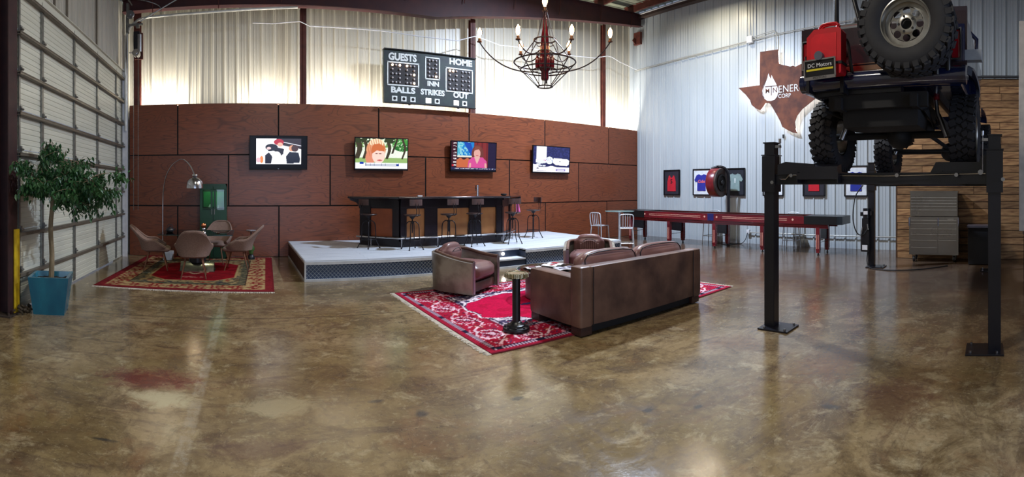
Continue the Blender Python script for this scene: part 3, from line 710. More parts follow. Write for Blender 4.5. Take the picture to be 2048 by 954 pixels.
# ---- dark green display cabinet
GREEN = M('green_enamel', srgb(12,66,34), .35, c2=srgb(8,50,28), scale=4, rvar=.05)
gc = thing('display_cabinet', 'tall dark green metal cabinet with two small lit windows, against the panelling', 'cabinet', (-.72, 11.10, .014))
W_, D_, H_ = .62, .36, 1.72
b = MB(); b.box((0,.17,H_/2),(W_,.012,H_)); b.box((-W_/2+.012,0,H_/2),(.024,D_,H_)); b.box((W_/2-.012,0,H_/2),(.024,D_,H_)); b.box((0,0,.03),(W_,D_,.06)); b.box((0,0,H_-.03),(W_,D_,.06)); b.box((0,0,1.15),(W_,D_,.02)); b.box((0,-.01,.6),(W_-.05,D_-.06,1.1)); b.build('body', GREEN, gc)
for s in (-1, 1):
    b = MB(); x = s*W_/4; w2 = W_/2-.02
    b.box((x,-.185,.58),(w2,.02,1.08)); b.box((x,-.185,1.64),(w2,.02,.10)); b.box((x-w2/2+.025,-.185,1.36),(.05,.02,.48)); b.box((x+w2/2-.025,-.185,1.36),(.05,.02,.48))
    for k in range(5): b.box((x,-.197,.25+k*.05),(w2*.6,.006,.012))
    d = b.build('door', GREEN, gc)
    b = MB(); b.box((x,-.182,1.355),(w2-.1,.006,.47)); b.build('window_glass', GLASS, d)
    b = MB(); b.cyl((s*.03,-.21,1.02),(s*.03,-.21,1.14),.008,6); b.build('handle', CHROME, d)
    b = MB(); b.box((x,.02,1.632),(.14,.05,.02)); b.build('cabinet_light', M_emit('green_white_light', (.6,1,.65,1), 5), gc)
b = MB(); b.box((0,.10,1.36),(.5,.01,.36)); b.build('lining', M('green_lining', srgb(40,130,70), .5), gc)
lamp('cabinet_glow', 'AREA', (-.72, 10.98, 1.615), .9, (.6,1,.7), .4, .05)
for x, s_ in ((-.80,.05),(-.60,.035)):
    b = MB(); b.lathe([(0,0),(.7,0),(1,.7),(.55,1.5),(.3,1.9),(.45,2.2),(0,2.2)], 14); b.v = [(v[0]*s_, v[1]*s_, v[2]*s_) for v in b.v]
    o = b.build('glass_jar', M('jar_glaze', srgb(200,205,195), .2), loc=(x, 11.05, 1.1605), smooth=50); tag(o, 'small pale jar in the '+('left' if s_ > .04 else 'right')+' window of the green cabinet', 'jar')

# ---- little round side table with green glass stem
st = thing('side_table', 'small round side table with a green glass body and white top by the panelling', 'side table', (.15, 10.86, .014))
b = MB(); b.lathe([(0,0),(.085,0),(.09,.02),(.07,.08),(.045,.11),(0,.11)], 20); b.build('foot', BK2, st, smooth=50)
b = MB(); b.lathe([(.03,.11),(.055,.13),(.05,.17),(.085,.22),(.085,.27),(.06,.31),(.05,.36),(.025,.40)], 20); b.build('glass_body', M('green_glass', srgb(70,104,60), .08, coat=.4), st, smooth=60)
b = MB(); b.cyl((0,0,.40),(0,0,.63),.014,10); b.cyl((0,0,.40),(0,0,.425),.03,12); b.build('neck', BK2, st)
b = MB(); b.lathe([(0,.625),(.06,.625),(.10,.645),(.115,.655),(.115,.67),(0,.67)], 24); b.build('top', M('silver_top', srgb(205,205,210), .25, .6), st, smooth=50)
# ================================================================ STAGE AND BAR
SX0, SX1, SY = 1.05, 8.32, 8.22; SZ = .37
DECKW = M('whitewashed_board', srgb(206,212,220), .5, c2=srgb(176,182,192), scale=2.5, stretch=(.35,7,1), obj_rand=.05)
STW = M('white_trim', srgb(196,200,206), .45)
def lattice_mat():
    m, N, L, P = nt('blue_quilted_panel'); tc = N.new('ShaderNodeTexCoord'); s = N.new('ShaderNodeSeparateXYZ'); L.new(tc.outputs['Object'], s.inputs[0])
    ad = N.new('ShaderNodeMath'); ad.operation = 'ADD'; L.new(s.outputs[0], ad.inputs[0]); L.new(s.outputs[1], ad.inputs[1])
    def pp(sgn):
        a = N.new('ShaderNodeMath'); a.operation = 'MULTIPLY_ADD'; L.new(s.outputs[2], a.inputs[0]); a.inputs[1].default_value = sgn; L.new(ad.outputs[0], a.inputs[2])
        p = N.new('ShaderNodeMath'); p.operation = 'PINGPONG'; p.inputs[1].default_value = .035; L.new(a.outputs[0], p.inputs[0]); return p.outputs[0]
    mn = N.new('ShaderNodeMath'); mn.operation = 'MINIMUM'; L.new(pp(1.0), mn.inputs[0]); L.new(pp(-1.0), mn.inputs[1])
    r = N.new('ShaderNodeMapRange'); r.inputs[1].default_value = .010; r.inputs[2].default_value = .002; L.new(mn.outputs[0], r.inputs[0])
    x = N.new('ShaderNodeMixRGB'); x.inputs[1].default_value = srgb(36,52,82); x.inputs[2].default_value = srgb(120,132,144); L.new(r.outputs[0], x.inputs[0])
    L.new(x.outputs[0], P.inputs['Base Color']); P.inputs['Roughness'].default_value = .45
    b = N.new('ShaderNodeBump'); b.inputs['Distance'].default_value = .01; b.inputs['Strength'].default_value = .6; L.new(r.outputs[0], b.inputs['Height']); L.new(b.outputs[0], P.inputs['Normal'])
    return m
LAT = lattice_mat()
NX0, NX1, NY = 3.75, 5.54, 8.50
sg = thing('bar_platform', 'low white-decked platform with dark blue quilted front carrying the bar', 'platform', (0,0,0))
y = SY; k = 0; bd = .1465
while y < YB-.03:
    y1 = min(y+bd, YB-.015)
    spans = [(SX0, SX1)] if y > NY-.02 else [(SX0, NX0), (NX1, SX1)]
    for x0, x1 in spans:
        xs = [x0]+[x for x in ((3.1,5.6,7.2) if k % 2 else (2.2,4.4,6.6)) if x0+.3 < x < x1-.3]+[x1]
        for a, c in zip(xs[:-1], xs[1:]):
            b = MB(); b.box(((a+c)/2, (y+y1)/2, SZ-.012),(c-a-.004, y1-y-.005, .024)); b.build('deck_board', DECKW, sg)
    y = y1; k += 1
fz0, fz1 = .045, SZ-.05
for a, c in ((SX0, NX0), (NX1, SX1)):
    b = MB(); b.box(((a+c)/2, SY+.012, (fz0+fz1)/2),(c-a-.02, .012, fz1-fz0)); b.build('quilted_panel', LAT, sg)
    b = MB(); b.box(((a+c)/2, SY+.002, SZ-.05),(c-a+.01, .03, .052)); b.box(((a+c)/2, SY+.002, .022),(c-a+.01, .03, .044)); b.build('trim_board', STW, sg)
BLUEP = M('dark_blue_riser', srgb(34,46,68), .5)
b = MB(); b.box(((NX0+NX1)/2, NY+.01, .27),(NX1-NX0, .02, .16)); b.box(((NX0+NX1)/2, SY+.03, .10),(NX1-NX0, .02, .12)); b.box((NX1+.005, (SY+NY)/2, .18),(.012, NY-SY, .28)); b.box((NX0-.005, (SY+NY)/2, .18),(.012, NY-SY, .28)); b.build('riser', BLUEP, sg)
b = MB(); b.box(((NX0+NX1)/2, (SY+NY)/2, .178),(NX1-NX0-.02, NY-SY, .03)); b.build('step_tread', DECKW, sg)
b = MB(); b.box(((NX0+NX1)/2, SY+.005, .022),(NX1-NX0, .03, .044)); b.box(((NX0+NX1)/2, NY-.005, SZ-.02),(NX1-NX0, .03, .035)); b.build('step_trim', STW, sg)
for x in (4.15, 5.14):
    b = MB(); b.cyl((x, NY-.001, .265),(x, NY-.012, .265), .034, 16); b.build('step_light', M_emit('step_light', (1,.86,.74,1), 7), sg)
    lamp('step_lamp', 'POINT', (x, NY-.06, .265), .8, (1,.88,.76), .03)
b = MB(); b.box((SX0+.01, (SY+YB)/2, .165),(.02, YB-SY-.02, .33)); b.build('end_panel', M('brown_end', srgb(60,40,38), .5), sg)
b = MB(); b.box((SX1-.01, (SY+YB)/2, .165),(.02, YB-SY-.02, .33)); b.build('end_panel', BLUEP, sg)
b = MB(); b.box((SX0+.006, SY, .18),(.03,.034,.36)); b.box((SX1-.006, SY, .18),(.03,.034,.36)); b.box((SX0-.003,(SY+YB)/2,.02),(.015,YB-SY,.04)); b.box((SX0-.003,(SY+YB)/2,SZ-.03),(.015,YB-SY,.045)); b.box((SX1+.003,(SY+YB)/2,SZ-.03),(.015,YB-SY,.045)); b.build('corner_trim', STW, sg)
b = MB(); b.box(((SX0+SX1)/2, (NY+YB)/2+.03, .18),(SX1-SX0-.06, YB-NY-.1, .30)); b.build('platform_core', BLACKM, sg)

# ---- bar counter
BARB = M('black_lacquer_wood', srgb(20,18,26), .32, c2=srgb(30,22,26), scale=4, rvar=.05)
br = thing('bar_counter', 'black lacquered bar counter with copper panels and angled ends on the platform', 'bar', (4.53, 9.67, SZ))
front = [(-1.25,0),(1.25,0)]; chL = ((-1.25,0),(-1.94,.69)); chR = ((1.25,0),(1.94,.69))
outer = [(-1.94,.69),(-1.25,0),(1.25,0),(1.94,.69)]; inner = [(1.64,.90),(1.08,.36),(-1.08,.36),(-1.64,.90)]
def off(poly, d):
    """offset the outer polyline outwards (towards the room)"""
    return [(-1.94-d*.9,.69-d*.35),(-1.25-d*.42,-d),(1.25+d*.42,-d),(1.94+d*.9,.69-d*.35)]
b = MB(); b.prism(off(outer,-.004)+inner, .10, 1.03); b.build('carcass', BARB, br)
b = MB(); b.prism(off(outer,.03)+inner, 0, .12); b.build('plinth', BARB, br)
BTOP = M('glossy_bar_top', srgb(44,34,36), .10, c2=srgb(30,26,30), coat=.6, scale=2)
b = MB(); b.prism([(-2.24,.66),(-1.36,-.25),(1.36,-.25),(2.24,.66),(1.60,1.02),(1.0,.46),(-1.0,.46),(-1.60,1.02)], 1.045, 1.085); b.build('counter_top', BTOP, br)
b = MB()
for p in range(3):
    a, c = [((-2.24,.66),(-1.36,-.25)),((-1.36,-.25),(1.36,-.25)),((1.36,-.25),(2.24,.66))][p]
    b.tube([(a[0],a[1],1.063),(c[0],c[1],1.063)], .024, 8)
b.build('edge_moulding', BTOP, br, smooth=60)
COP = M('copper_panel', srgb(166,116,72), .42, .15, c2=srgb(140,92,58), scale=3, rvar=.06); COP2 = M('russet_panel', srgb(142,76,44), .5, c2=srgb(120,62,40), scale=4)
def face_piece(a, c, s0, s1, z0, z1, d, mat, name):
    a, c = Vector((*a, 0)), Vector((*c, 0)); L_ = (c-a).length; u = (c-a)/L_; n = Vector((u.y, -u.x, 0)); m_ = a+u*(s0+s1)/2+n*d/2
    b = MB(); b.box((m_.x, m_.y, (z0+z1)/2),(s1-s0, d, z1-z0),(0,0,atan2(u.y,u.x))); return b.build(name, mat, br)
def bayed(a, c, posts, bays, mats):
    L_ = (Vector(c)-Vector(a)).length
    for s0, s1 in posts: face_piece(a, c, s0, s1, .12, 1.03, .05, BARB, 'pilaster'); face_piece(a, c, s0-.012, s1+.012, .82, .86, .065, BARB, 'pilaster_cap')
    face_piece(a, c, 0, L_, .12, .20, .03, BARB, 'bottom_rail'); face_piece(a, c, 0, L_, .84, 1.04, .04, BARB, 'frieze'); face_piece(a, c, 0, L_, .99, 1.045, .09, BARB, 'cornice')
    for (s0, s1), m_ in zip(bays, mats):
        face_piece(a, c, s0, s1, .20, .84, .008, m_, 'copper_panel')
        for q0, q1, w0, w1 in ((s0,s1,.20,.215),(s0,s1,.825,.84)): face_piece(a, c, q0, q1, w0, w1, .022, BARB, 'panel_bead')
bayed((-1.25,0),(1.25,0), [(0,.14),(.56,.86),(1.65,1.95),(2.36,2.5)], [(.14,.56),(.86,1.65),(1.95,2.36)], [COP,COP,COP])
bayed((-1.94,.69),(-1.25,0), [(0,.27),(.82,.975)], [(.27,.82)], [COP2]); bayed((1.25,0),(1.94,.69), [(0,.15),(.80,.975)], [(.15,.80)], [COP2])
for p in ((-2.0,.62,-1),(2.0,.62,1)):
    b = MB(); b.prism([(0,.86),(0,1.045),(.26,1.045),(.24,1.0),(.10,.95),(.04,.86)], -.04, .04, 'xz'); b.v = [(p[0]+p[2]*v[0]-p[2]*.04, p[1]+v[1], v[2]) for v in b.v]; b.build('corbel', BARB, br)
RAILM = M('foot_rail_steel', srgb(200,200,205), .2, 1.)
b = MB(); rl = [(-2.06,.60,.20),(-1.30,-.13,.20),(1.30,-.13,.20),(2.06,.60,.20)]
b.tube([Vector(rl[0]).lerp(Vector(rl[1]), t/6) for t in range(6)]+[Vector(rl[1]).lerp(Vector(rl[2]), t/8) for t in range(8)]+[Vector(rl[2]).lerp(Vector(rl[3]), t/6) for t in range(7)], .022, 8); b.build('foot_rail', RAILM, br, smooth=60)
for x, y in ((-1.8,.34),(-1.25,-.12),(-.42,-.13),(.42,-.13),(1.25,-.12),(1.8,.34)):
    b = MB(); b.cyl((x,y,0),(x,y,.19),.010,8); b.cyl((x,y,0),(x,y,.01),.03,10); b.build('rail_bracket', RAILM, br)
# things on the bar
t = thing('beer_tap', 'slim silver draught tower standing on the bar top', 'beer tap', (5.27, 9.86, SZ+1.086))
b = MB(); b.cyl((0,0,0),(0,0,.24),.026,14); b.cyl((0,0,0),(0,0,.012),.045,16); b.cyl((0,0,.24),(0,0,.255),.03,14); b.build('tower', CHROME, t, smooth=40)
b = MB(); b.cyl((-.02,0,.17),(-.07,-.03,.165),.008,8); b.cyl((-.07,-.03,.165),(-.07,-.03,.12),.007,8); b.cyl((-.07,-.03,.17),(-.075,-.035,.25),.010,8); b.build('faucet', BLACK, t)
b = MB(); b.lathe([(0,0),(.05,0),(.075,.03),(.07,.05),(0,.05)], 16); o = b.build('bowl', BLACKM, loc=(5.95, 9.80, SZ+1.0865), smooth=50); tag(o, 'small black bowl on the right end of the bar top', 'bowl')
b = MB(); b.box((0,0,.012),(.10,.07,.024)); o = b.build('napkin_box', WHITE, loc=(3.72, 9.62, SZ+1.0865)); tag(o, 'small white box on the left part of the bar top', 'box')

# ---- six iron stools
IRON = M('dark_iron', srgb(50,48,52), .45, .7, c2=srgb(34,32,36), scale=12); SEATM = M('dark_seat_wood', srgb(66,44,38), .4, c2=srgb(46,32,30), scale=8); BACKM = M('stool_back_wood', srgb(84,62,58), .45, c2=srgb(64,46,46), scale=8)
def make_stool(label):
    t = thing('bar_stool', label, 'stool', group='iron stools at the bar')
    b = MB(); b.lathe([(0,.685),(.10,.685),(.165,.695),(.185,.712),(.18,.722),(.10,.715),(0,.713)], 26); b.build('seat', SEATM, t, smooth=50)
    b = MB(); b.cyl((0,0,.34),(0,0,.69),.013,10); b.cyl((0,0,.63),(0,0,.685),.026,10,.07)
    for k in range(7): b.ring((0,0,.40+k*.022), .014, .004, 10, 5)
    b.build('screw_post', IRON, t, smooth=50)
    b = MB(); b.cyl((0,0,.54),(0,0,.585),.034,12); b.build('hub', IRON, t)
    for k in range(4):
        a = k*pi/2+pi/4; c, s = cos(a), sin(a)
        pts = smoothpts([(.02*c,.02*s,.57),(.07*c,.07*s,.575),(.125*c,.125*s,.53),(.145*c,.145*s,.44),(.15*c,.15*s,.25),(.165*c,.165*s,.15),(.235*c,.235*s,.012)], 3)
        b = MB(); b.tube(pts, .0105, 7); b.cyl((.235*c,.235*s,0),(.235*c,.235*s,.016),.017,8); b.build('leg', IRON, t, smooth=60)
    b = MB(); b.ring((0,0,.19), .165, .008, 28, 6); b.build('foot_ring', IRON, t, smooth=60)
    b = MB(); b.tube(smoothpts([(-.03,-.10,.69),(-.03,-.19,.70),(-.03,-.225,.78),(-.03,-.20,.92),(-.03,-.19,.96)],3), .007, 6); b.tube(smoothpts([(.03,-.10,.69),(.03,-.19,.70),(.03,-.225,.78),(.03,-.20,.92),(.03,-.19,.96)],3), .007, 6); b.build('back_bracket', IRON, t)
    b = MB(); b.shell(lambda u, v: ((u-.5)*.30, -.20+.05*(2*u-1)**2, .91+.125*v), 10, 3, .018); b.build('backrest', BACKM, t, smooth=50)
    return t
# rz: the stool's back stands on its local -Y side
s0 = make_stool('dark iron swivel stool at the left angled end of the bar'); s0.location = (2.60, 9.72, SZ); s0.rotation_euler = (0,0,radians(-62))
for (x, y, rz), lb in zip([(3.40,9.22,10),(4.24,9.24,12),(4.86,9.24,2),(5.84,9.22,-12),(6.96,10.0,96)],
    ['dark iron swivel stool in front of the narrow left copper panel, second from the left','dark iron swivel stool in front of the wide middle copper panel','dark iron swivel stool in front of the black post right of the wide panel','dark iron swivel stool at the right front corner with pink cloth over it','dark iron swivel stool standing clear at the right end of the platform']):
    dup(s0, (x, y, SZ), radians(rz), lb)
b = MB(); b.shell(lambda u, v: (.05+.09*u*(1.3-.5*v), -.12+.02*sin(u*7), .725+.19*v), 8, 8, .006)
o = b.build('pink_cloth', M('pink_cloth', srgb(232,120,190), .8), loc=(5.84, 9.26, SZ), smooth=60); tag(o, 'bright pink cloth lying on the stool at the right bar corner', 'cloth')

# ================================================================ SCREENS, SCOREBOARD
def poly_in(u, v, P):
    inside = np.zeros(u.shape, bool); n = len(P)
    for i in range(n):
        (x0, y0), (x1, y1) = P[i], P[i-1]; c = ((y0 > v) != (y1 > v)) & (u < (x1-x0)*(v-y0)/((y1-y0)+1e-12)+x0); inside ^= c
    return inside
def el(u, v, x, y, a, b_): return ((u-x)/a)**2+((v-y)/b_)**2 < 1
def tvpaint(k):
    def fn(u, v):
        C = np.zeros(u.shape+(3,)); S = lambda m, c: C.__setitem__(m, np.array(c)/255.); n = vnoise(u*30, v*22, 3+k); n2 = vnoise(u*60, v*44, 9+k); v = v
        if k == 1:      # street scene, dark figures against white
            S(u > -1, (252,252,255)); S((v > .80-.35*(u-.4)) & (u > .45), (40,26,34)); S((abs(v-(.93-.35*(u-.4))) < .012) & (u > .55), (230,230,240))
            S(el(u,v,.34,.66,.14,.13), (20,16,30)); S(poly_in(u,v,[(.28,.72),(.62,.60),(.60,.40),(.52,.28),(.40,.52),(.26,.5)]), (26,22,36)); S(el(u,v,.5,.86,.11,.12), (170,24,46)); S(el(u,v,.53,.76,.06,.08), (236,170,150)); S(poly_in(u,v,[(.2,.02),(.2,.35),(.28,.46),(.36,.3),(.33,.02)]), (24,22,40))
            S(el(u,v,.28,.62,.05,.05), (220,190,190)); S(el(u,v,.45,.32,.10,.18), (250,250,255)); S(poly_in(u,v,[(.68,.02),(.66,.3),(.74,.48),(.94,.46),(.98,.2),(.96,.02)]), (18,22,42)); S(el(u,v,.80,.62,.08,.12), (210,150,120)); S(el(u,v,.86,.62,.08,.13), (66,40,40))
            S(el(u,v,.12,.18,.04,.14), (230,130,70)); S(el(u,v,.05,.16,.05,.1), (220,180,190)); S((u > .84) & (v < .05) & (v > .01), (240,240,250))
        if k == 2:      # park, woman with red-blond hair, lower banner
            S(u > -1, (226,240,214)); S((n > .5) & (v > .6), (120,158,92)); S((v > .32) & (v < .7) & (n2 > .3), (240,246,232)); S((v < .36), (150,184,112)); S(el(u,v,.9,.80,.2,.22) & (n2 > .25), (70,150,66)); S(el(u,v,.88,.72,.16,.12) & (n2 > .4), (38,104,46))
            for x, w_ in ((.05,.05),(.18,.03),(.62,.03),(.92,.02)): S((abs(u-x+.03*np.sin(v*7)) < w_*(.7+.5*v)) & (v > .33), (66,58,44))
            S((v > .85) & (n > .38) & (u < .75), (52,64,40)); S((abs(u-.70-.2*(v-.5)) < .02) & (v > .5), (60,52,40))
            S(el(u,v,.39,.62,.185,.34), (226,158,116)); S(el(u,v,.28,.36,.09,.24), (222,140,110)); S(el(u,v,.40,.86,.14,.13), (252,226,190)); S((abs(((u-.4)*22+v*3) % 1-.5) < .14) & el(u,v,.39,.66,.18,.32), (206,120,78)); S(el(u,v,.44,.44,.125,.27), (250,214,200)); S(poly_in(u,v,[(.30,.66),(.32,.50),(.40,.60),(.54,.58),(.56,.72),(.45,.84),(.34,.8)]), (206,112,66)); S(el(u,v,.46,.28,.05,.02), (196,84,90)); S(el(u,v,.47,.50,.03,.015)|el(u,v,.40,.50,.03,.015), (120,70,64))
            S(v < .20, (246,248,255)); S((v > .09) & (v < .19) & (u > .19) & (u < .84), (60,70,110)); S((v > .145) & (v < .18) & (u > .2) & (u < .83), (240,244,255)); S((v > .10) & (v < .135) & (u > .2) & (u < .83), (230,236,250)); S((v > .105) & (v < .175) & (((u*14) % 1) < .05) & (u > .2) & (u < .83), (60,70,110)); S((v > .15) & (v < .215) & (u > .08) & (u < .16), (20,60,170)); S((v > .10) & (v < .16) & (u > .79) & (u < .83), (30,60,160))
        if k == 3:      # studio, woman in a pink top, scores down the left
            S(u > -1, (48,20,40)); S((u > .13) & (u < .5) & (v > .48), (34,140,220)); S(poly_in(u,v,[(.13,.98),(.13,.5),(.3,.98)]), (80,190,220)); S((u > .14) & (u < .42) & (v > .5) & (n > .5), (150,220,235)); S(poly_in(u,v,[(.26,1),(.42,.98),(.5,.6),(.44,.5)]), (24,80,190)); S((u > .13) & (u < .46) & (v > .46) & (v < .52), (240,236,220))
            S((u > .12) & (u < .45) & (v < .40+.03*np.sin(u*40)) & (v > .08), (212,110,70)); S((u > .5) & (u < .82) & (v > .1), (140,46,48)); S((u > .5) & (u < .82) & (((u*9) % 1) < .3) & (v > .1), (112,34,40)); S((u > .82), (34,22,60))
            S(el(u,v,.58,.58,.135,.34), (120,60,56)); S(el(u,v,.57,.60,.075,.17), (240,180,170)); S(poly_in(u,v,[(.36,.08),(.38,.34),(.46,.47),(.70,.47),(.79,.32),(.80,.08)]), (226,84,160)); S(poly_in(u,v,[(.50,.48),(.57,.22),(.64,.48)]), (240,190,180)); S(poly_in(u,v,[(.38,.06),(.40,.26),(.44,.26),(.43,.06)])|poly_in(u,v,[(.75,.06),(.74,.26),(.78,.26),(.80,.06)]), (240,180,170)); S(el(u,v,.57,.53,.03,.015), (210,60,80)); S(poly_in(u,v,[(.49,.7),(.52,.86),(.63,.86),(.66,.66),(.60,.76)]), (140,76,62))
            S((u < .12) & (v > .1), (60,14,34)); yy = (v*9) % 1; S((u > .04) & (u < .11) & (v > .12) & (yy > .35) & (yy < .75) & (n2 > .35), (240,230,235)); S((u > .015) & (u < .06) & (v < .2) & (v > .14), (210,30,50))
            S(v < .085, (40,44,90)); S((v < .07) & (v > .045) & (n2 > .45) & (u > .08), (240,240,250)); S((v < .03), (24,26,60))
        if k == 4:      # night skyline graphic over a bright weather strip
            S(u > -1, (30,34,92)); S((n > .62) & (v > .5), (40,44,112)); S((u > .08) & (u < .355) & (v > .42), (250,250,255)); S((u < .36) & (u > .07) & (v > .36) & (v < .5), (240,236,250)); S((u > .25) & (u < .36) & (v > .42) & (v < .47), (196,60,140))
            S(el(u,v,.22,.40,.15,.07), (235,240,250)); S(el(u,v,.44,.46,.10,.15), (240,250,255)); S(el(u,v,.44,.46,.09,.13) & (n2 > .72), (120,130,200)); S(poly_in(u,v,[(.53,.48),(.56,.56),(.93,.54),(.995,.48),(.99,.32),(.93,.26),(.62,.28),(.54,.36)]), (252,252,255)); S((abs(v-.42) < .012) & (abs(u-.73) < .02), (60,60,90))
            S((v > .28) & (v < .33) & (u > .09) & (u < .2), (230,236,250)); S((v > .22) & (v < .27) & (u > .1) & (u < .34) & (n2 > .3), (230,236,250)); S(v < .20+.05*np.exp(-((u-.5)/.08)**2), (248,246,255)); S((v < .30-.1*u) & (u < .15), (240,240,250)); S((abs(v-.14) < .02) & (abs(u-.13) < .035) & (n2 > .4), (60,60,90)); S((abs(v-.05) < .008) & (u > .1) & (u < .34) & (n2 > .3), (90,90,130)); S((u > .62) & (u < .89) & (v > .04) & (v < .12), (150,140,206)); S((u > .66) & (u < .86) & (v > .06) & (v < .105), (250,250,255))
        return C
    return fn
TVB = M('tv_bezel', srgb(12,11,18), .4, spec=.3); SCRM = [M_vcol('screen_picture_%d' % k, .15, emit=e) for k, e in ((1,1.25),(2,1.05),(3,.9),(4,1.05))]
lbl = ['wall television showing dark figures against white, leftmost over the panelling','wall television showing a red-haired woman in a park, left above the bar','wall television showing a woman in a pink top, right above the bar','wall television showing a dark blue weather graphic, rightmost of the four']
for k, x in enumerate((.80, 3.315, 5.85, 8.42)):
    wide = 1.37; hh = .80; dy = -.14
    t = thing('television', lbl[k], 'television', (x, 11.30+dy, 2.475), 0, 'wall televisions', rot=(radians(3 if k else 5), 0, 0))
    b = MB(); b.rbox((0,.02,0),(wide,.05,hh), .012, 4); b.build('housing', TVB, t)
    bz = .155 if k == 0 else .014
    b = MB(); by = -.012
    for q in (((0,by,hh/2-.012),(wide,.012,.024)),((0,by,-hh/2+.02),(wide,.012,.04)),((-wide/2+.010,by,0),(.020,.012,hh)),((wide/2-.010,by,0),(.020,.012,hh))): b.box(*q)
    b.build('bezel', TVB, t)
    sw = wide-.04 if k else 1.06; shh = hh-.065 if k else .60
    if k == 0: b = MB(); b.box((0,-.0075,.008),(wide-.04,.003,hh-.06)); b.build('dark_screen', M('dark_screen', srgb(8,7,20), .3, spec=.25), t)
    painted('screen', sw, shh, 150, 84, tvpaint(k+1), SCRM[k], t, facing_back(.0 if k else .005, -.0105, .008 if k else .03))
    b = MB(); b.box((0,-.019,-hh/2+.02),(.03,.003,.006)); b.build('badge', CHROME, t)
    b = MB(); b.box((0,.075,0),(.4,.05,.3)); b.box((0,.11,0),(.5,.02,.42)); b.build('wall_mount', BLACKM, t)

sb = thing('scoreboard', 'vintage dark green baseball scoreboard with bulb numbers above the panelling', 'scoreboard', (4.615, 11.12, 4.40), 0)
SBM = M('scoreboard_green', srgb(32,48,46), .55, c2=srgb(24,34,40), scale=5, contrast=(.4,.6)); SBW = M('scoreboard_white', srgb(235,238,235), .6, c2=srgb(205,212,210), scale=14)
b = MB(); b.box((0,.06,0),(2.50,.12,1.29)); b.build('case', SBM, sb)
b = MB(); b.box((0,-.004,-.66),(2.52,.10,.02)); b.cyl((-.6,-.02,-.665),(-.6,-.02,-.70),.03,8); b.cyl((.75,-.02,-.665),(.75,-.02,-.70),.03,8); b.box((0,.03,.655),(2.52,.16,.02)); b.build('edge_rail', BLACKM, sb)
for wd, x, z, lw, lh in (('GUESTS',-.77,.48,.74,.19),('HOME',.83,.515,.66,.17),('BALLS',-.755,-.335,.64,.155),('INN',.05,-.115,.32,.13),('STRIKES',.037,-.335,.66,.15),('OUT',.83,-.345,.44,.155)):
    fitted('lettering', wd, lw, lh, SBW, sb, facing_back(x, -.004, z), offset=.014)
BOFF = M('dead_bulb', srgb(232,228,232), .2, coat=.5); BON = M_emit('lit_bulb', (1,.66,.42,1), 9)
boff = MB().lathe([(.018*sin(pi*i/6), -.018*cos(pi*i/6)) for i in range(4, 7)][::-1] if 0 else [(.025*sin(pi*i/6), -.025*cos(pi*i/6)) for i in range(7)], 8, axis='y').mesh('bulb', BOFF, 60)
bon = MB().lathe([(.028*sin(pi*i/6), -.028*cos(pi*i/6)) for i in range(7)], 10, axis='y').mesh('bulb', BON, 60)
def window(cx, cz, w_, h_, digits, lit):
    b = MB()
    for q in (((cx,-.006,cz+h_/2),(w_+.03,.014,.03)),((cx,-.006,cz-h_/2),(w_+.03,.014,.03)),((cx-w_/2,-.006,cz),(.03,.014,h_)),((cx+w_/2,-.006,cz),(.03,.014,h_))): b.box(*q)
    b.build('window_frame', SBW, sb)
    b = MB(); b.box((cx,-.002,cz),(w_-.03,.004,h_-.03)); b.build('bulb_field', M('bulb_field', srgb(26,20,24), .6), sb)
    nd = len(digits); pz = (h_-.14)/4
    for di, dx in enumerate(digits):
        for r in range(5):
            for c in range(3):
                if r in (1, 3) and c == 1: continue
                on = (di, r, c) in lit
                o = inst(bon if on else boff, 'bulb', sb, (cx+dx+(c-1)*.095, -.024, cz+h_/2-.07-r*pz))
                if on: o['label'] = 'lit bulb'
window(-.756, .06, .81, .56, (-.19,.19), {(0,0,0),(0,0,2),(1,0,0),(1,2,2),(1,4,2)})
window(.03, .27, .38, .54, (0,), {(0,4,2)})
window(.785, .035, .76, .60, (-.18,.18), {(0,0,0),(0,0,1)})
for x, on in ((-.98,0),(-.74,0),(-.50,0),(-.08,1),(.16,0),(.70,1),(.94,0)):
    b = MB(); b.box((x,-.004,-.55),(.14,.01,.125)); b.build('indicator', M_emit('lit_square', (1,.95,.88,1), 3.5) if on else SBW, sb)
    if not on: b = MB(); b.cyl((x,-.008,-.55),(x,-.014,-.55),.038,14); b.cyl((x+.006,-.012,-.545),(x+.006,-.02,-.545),.018,10); b.build('indicator_hole', BLACKM, sb)
b = MB(); b.box((0,.21,.5),(2.4,.18,.05)); b.box((0,.21,-.5),(2.4,.18,.05)); b.build('hanging_bracket', BLACKM, sb)
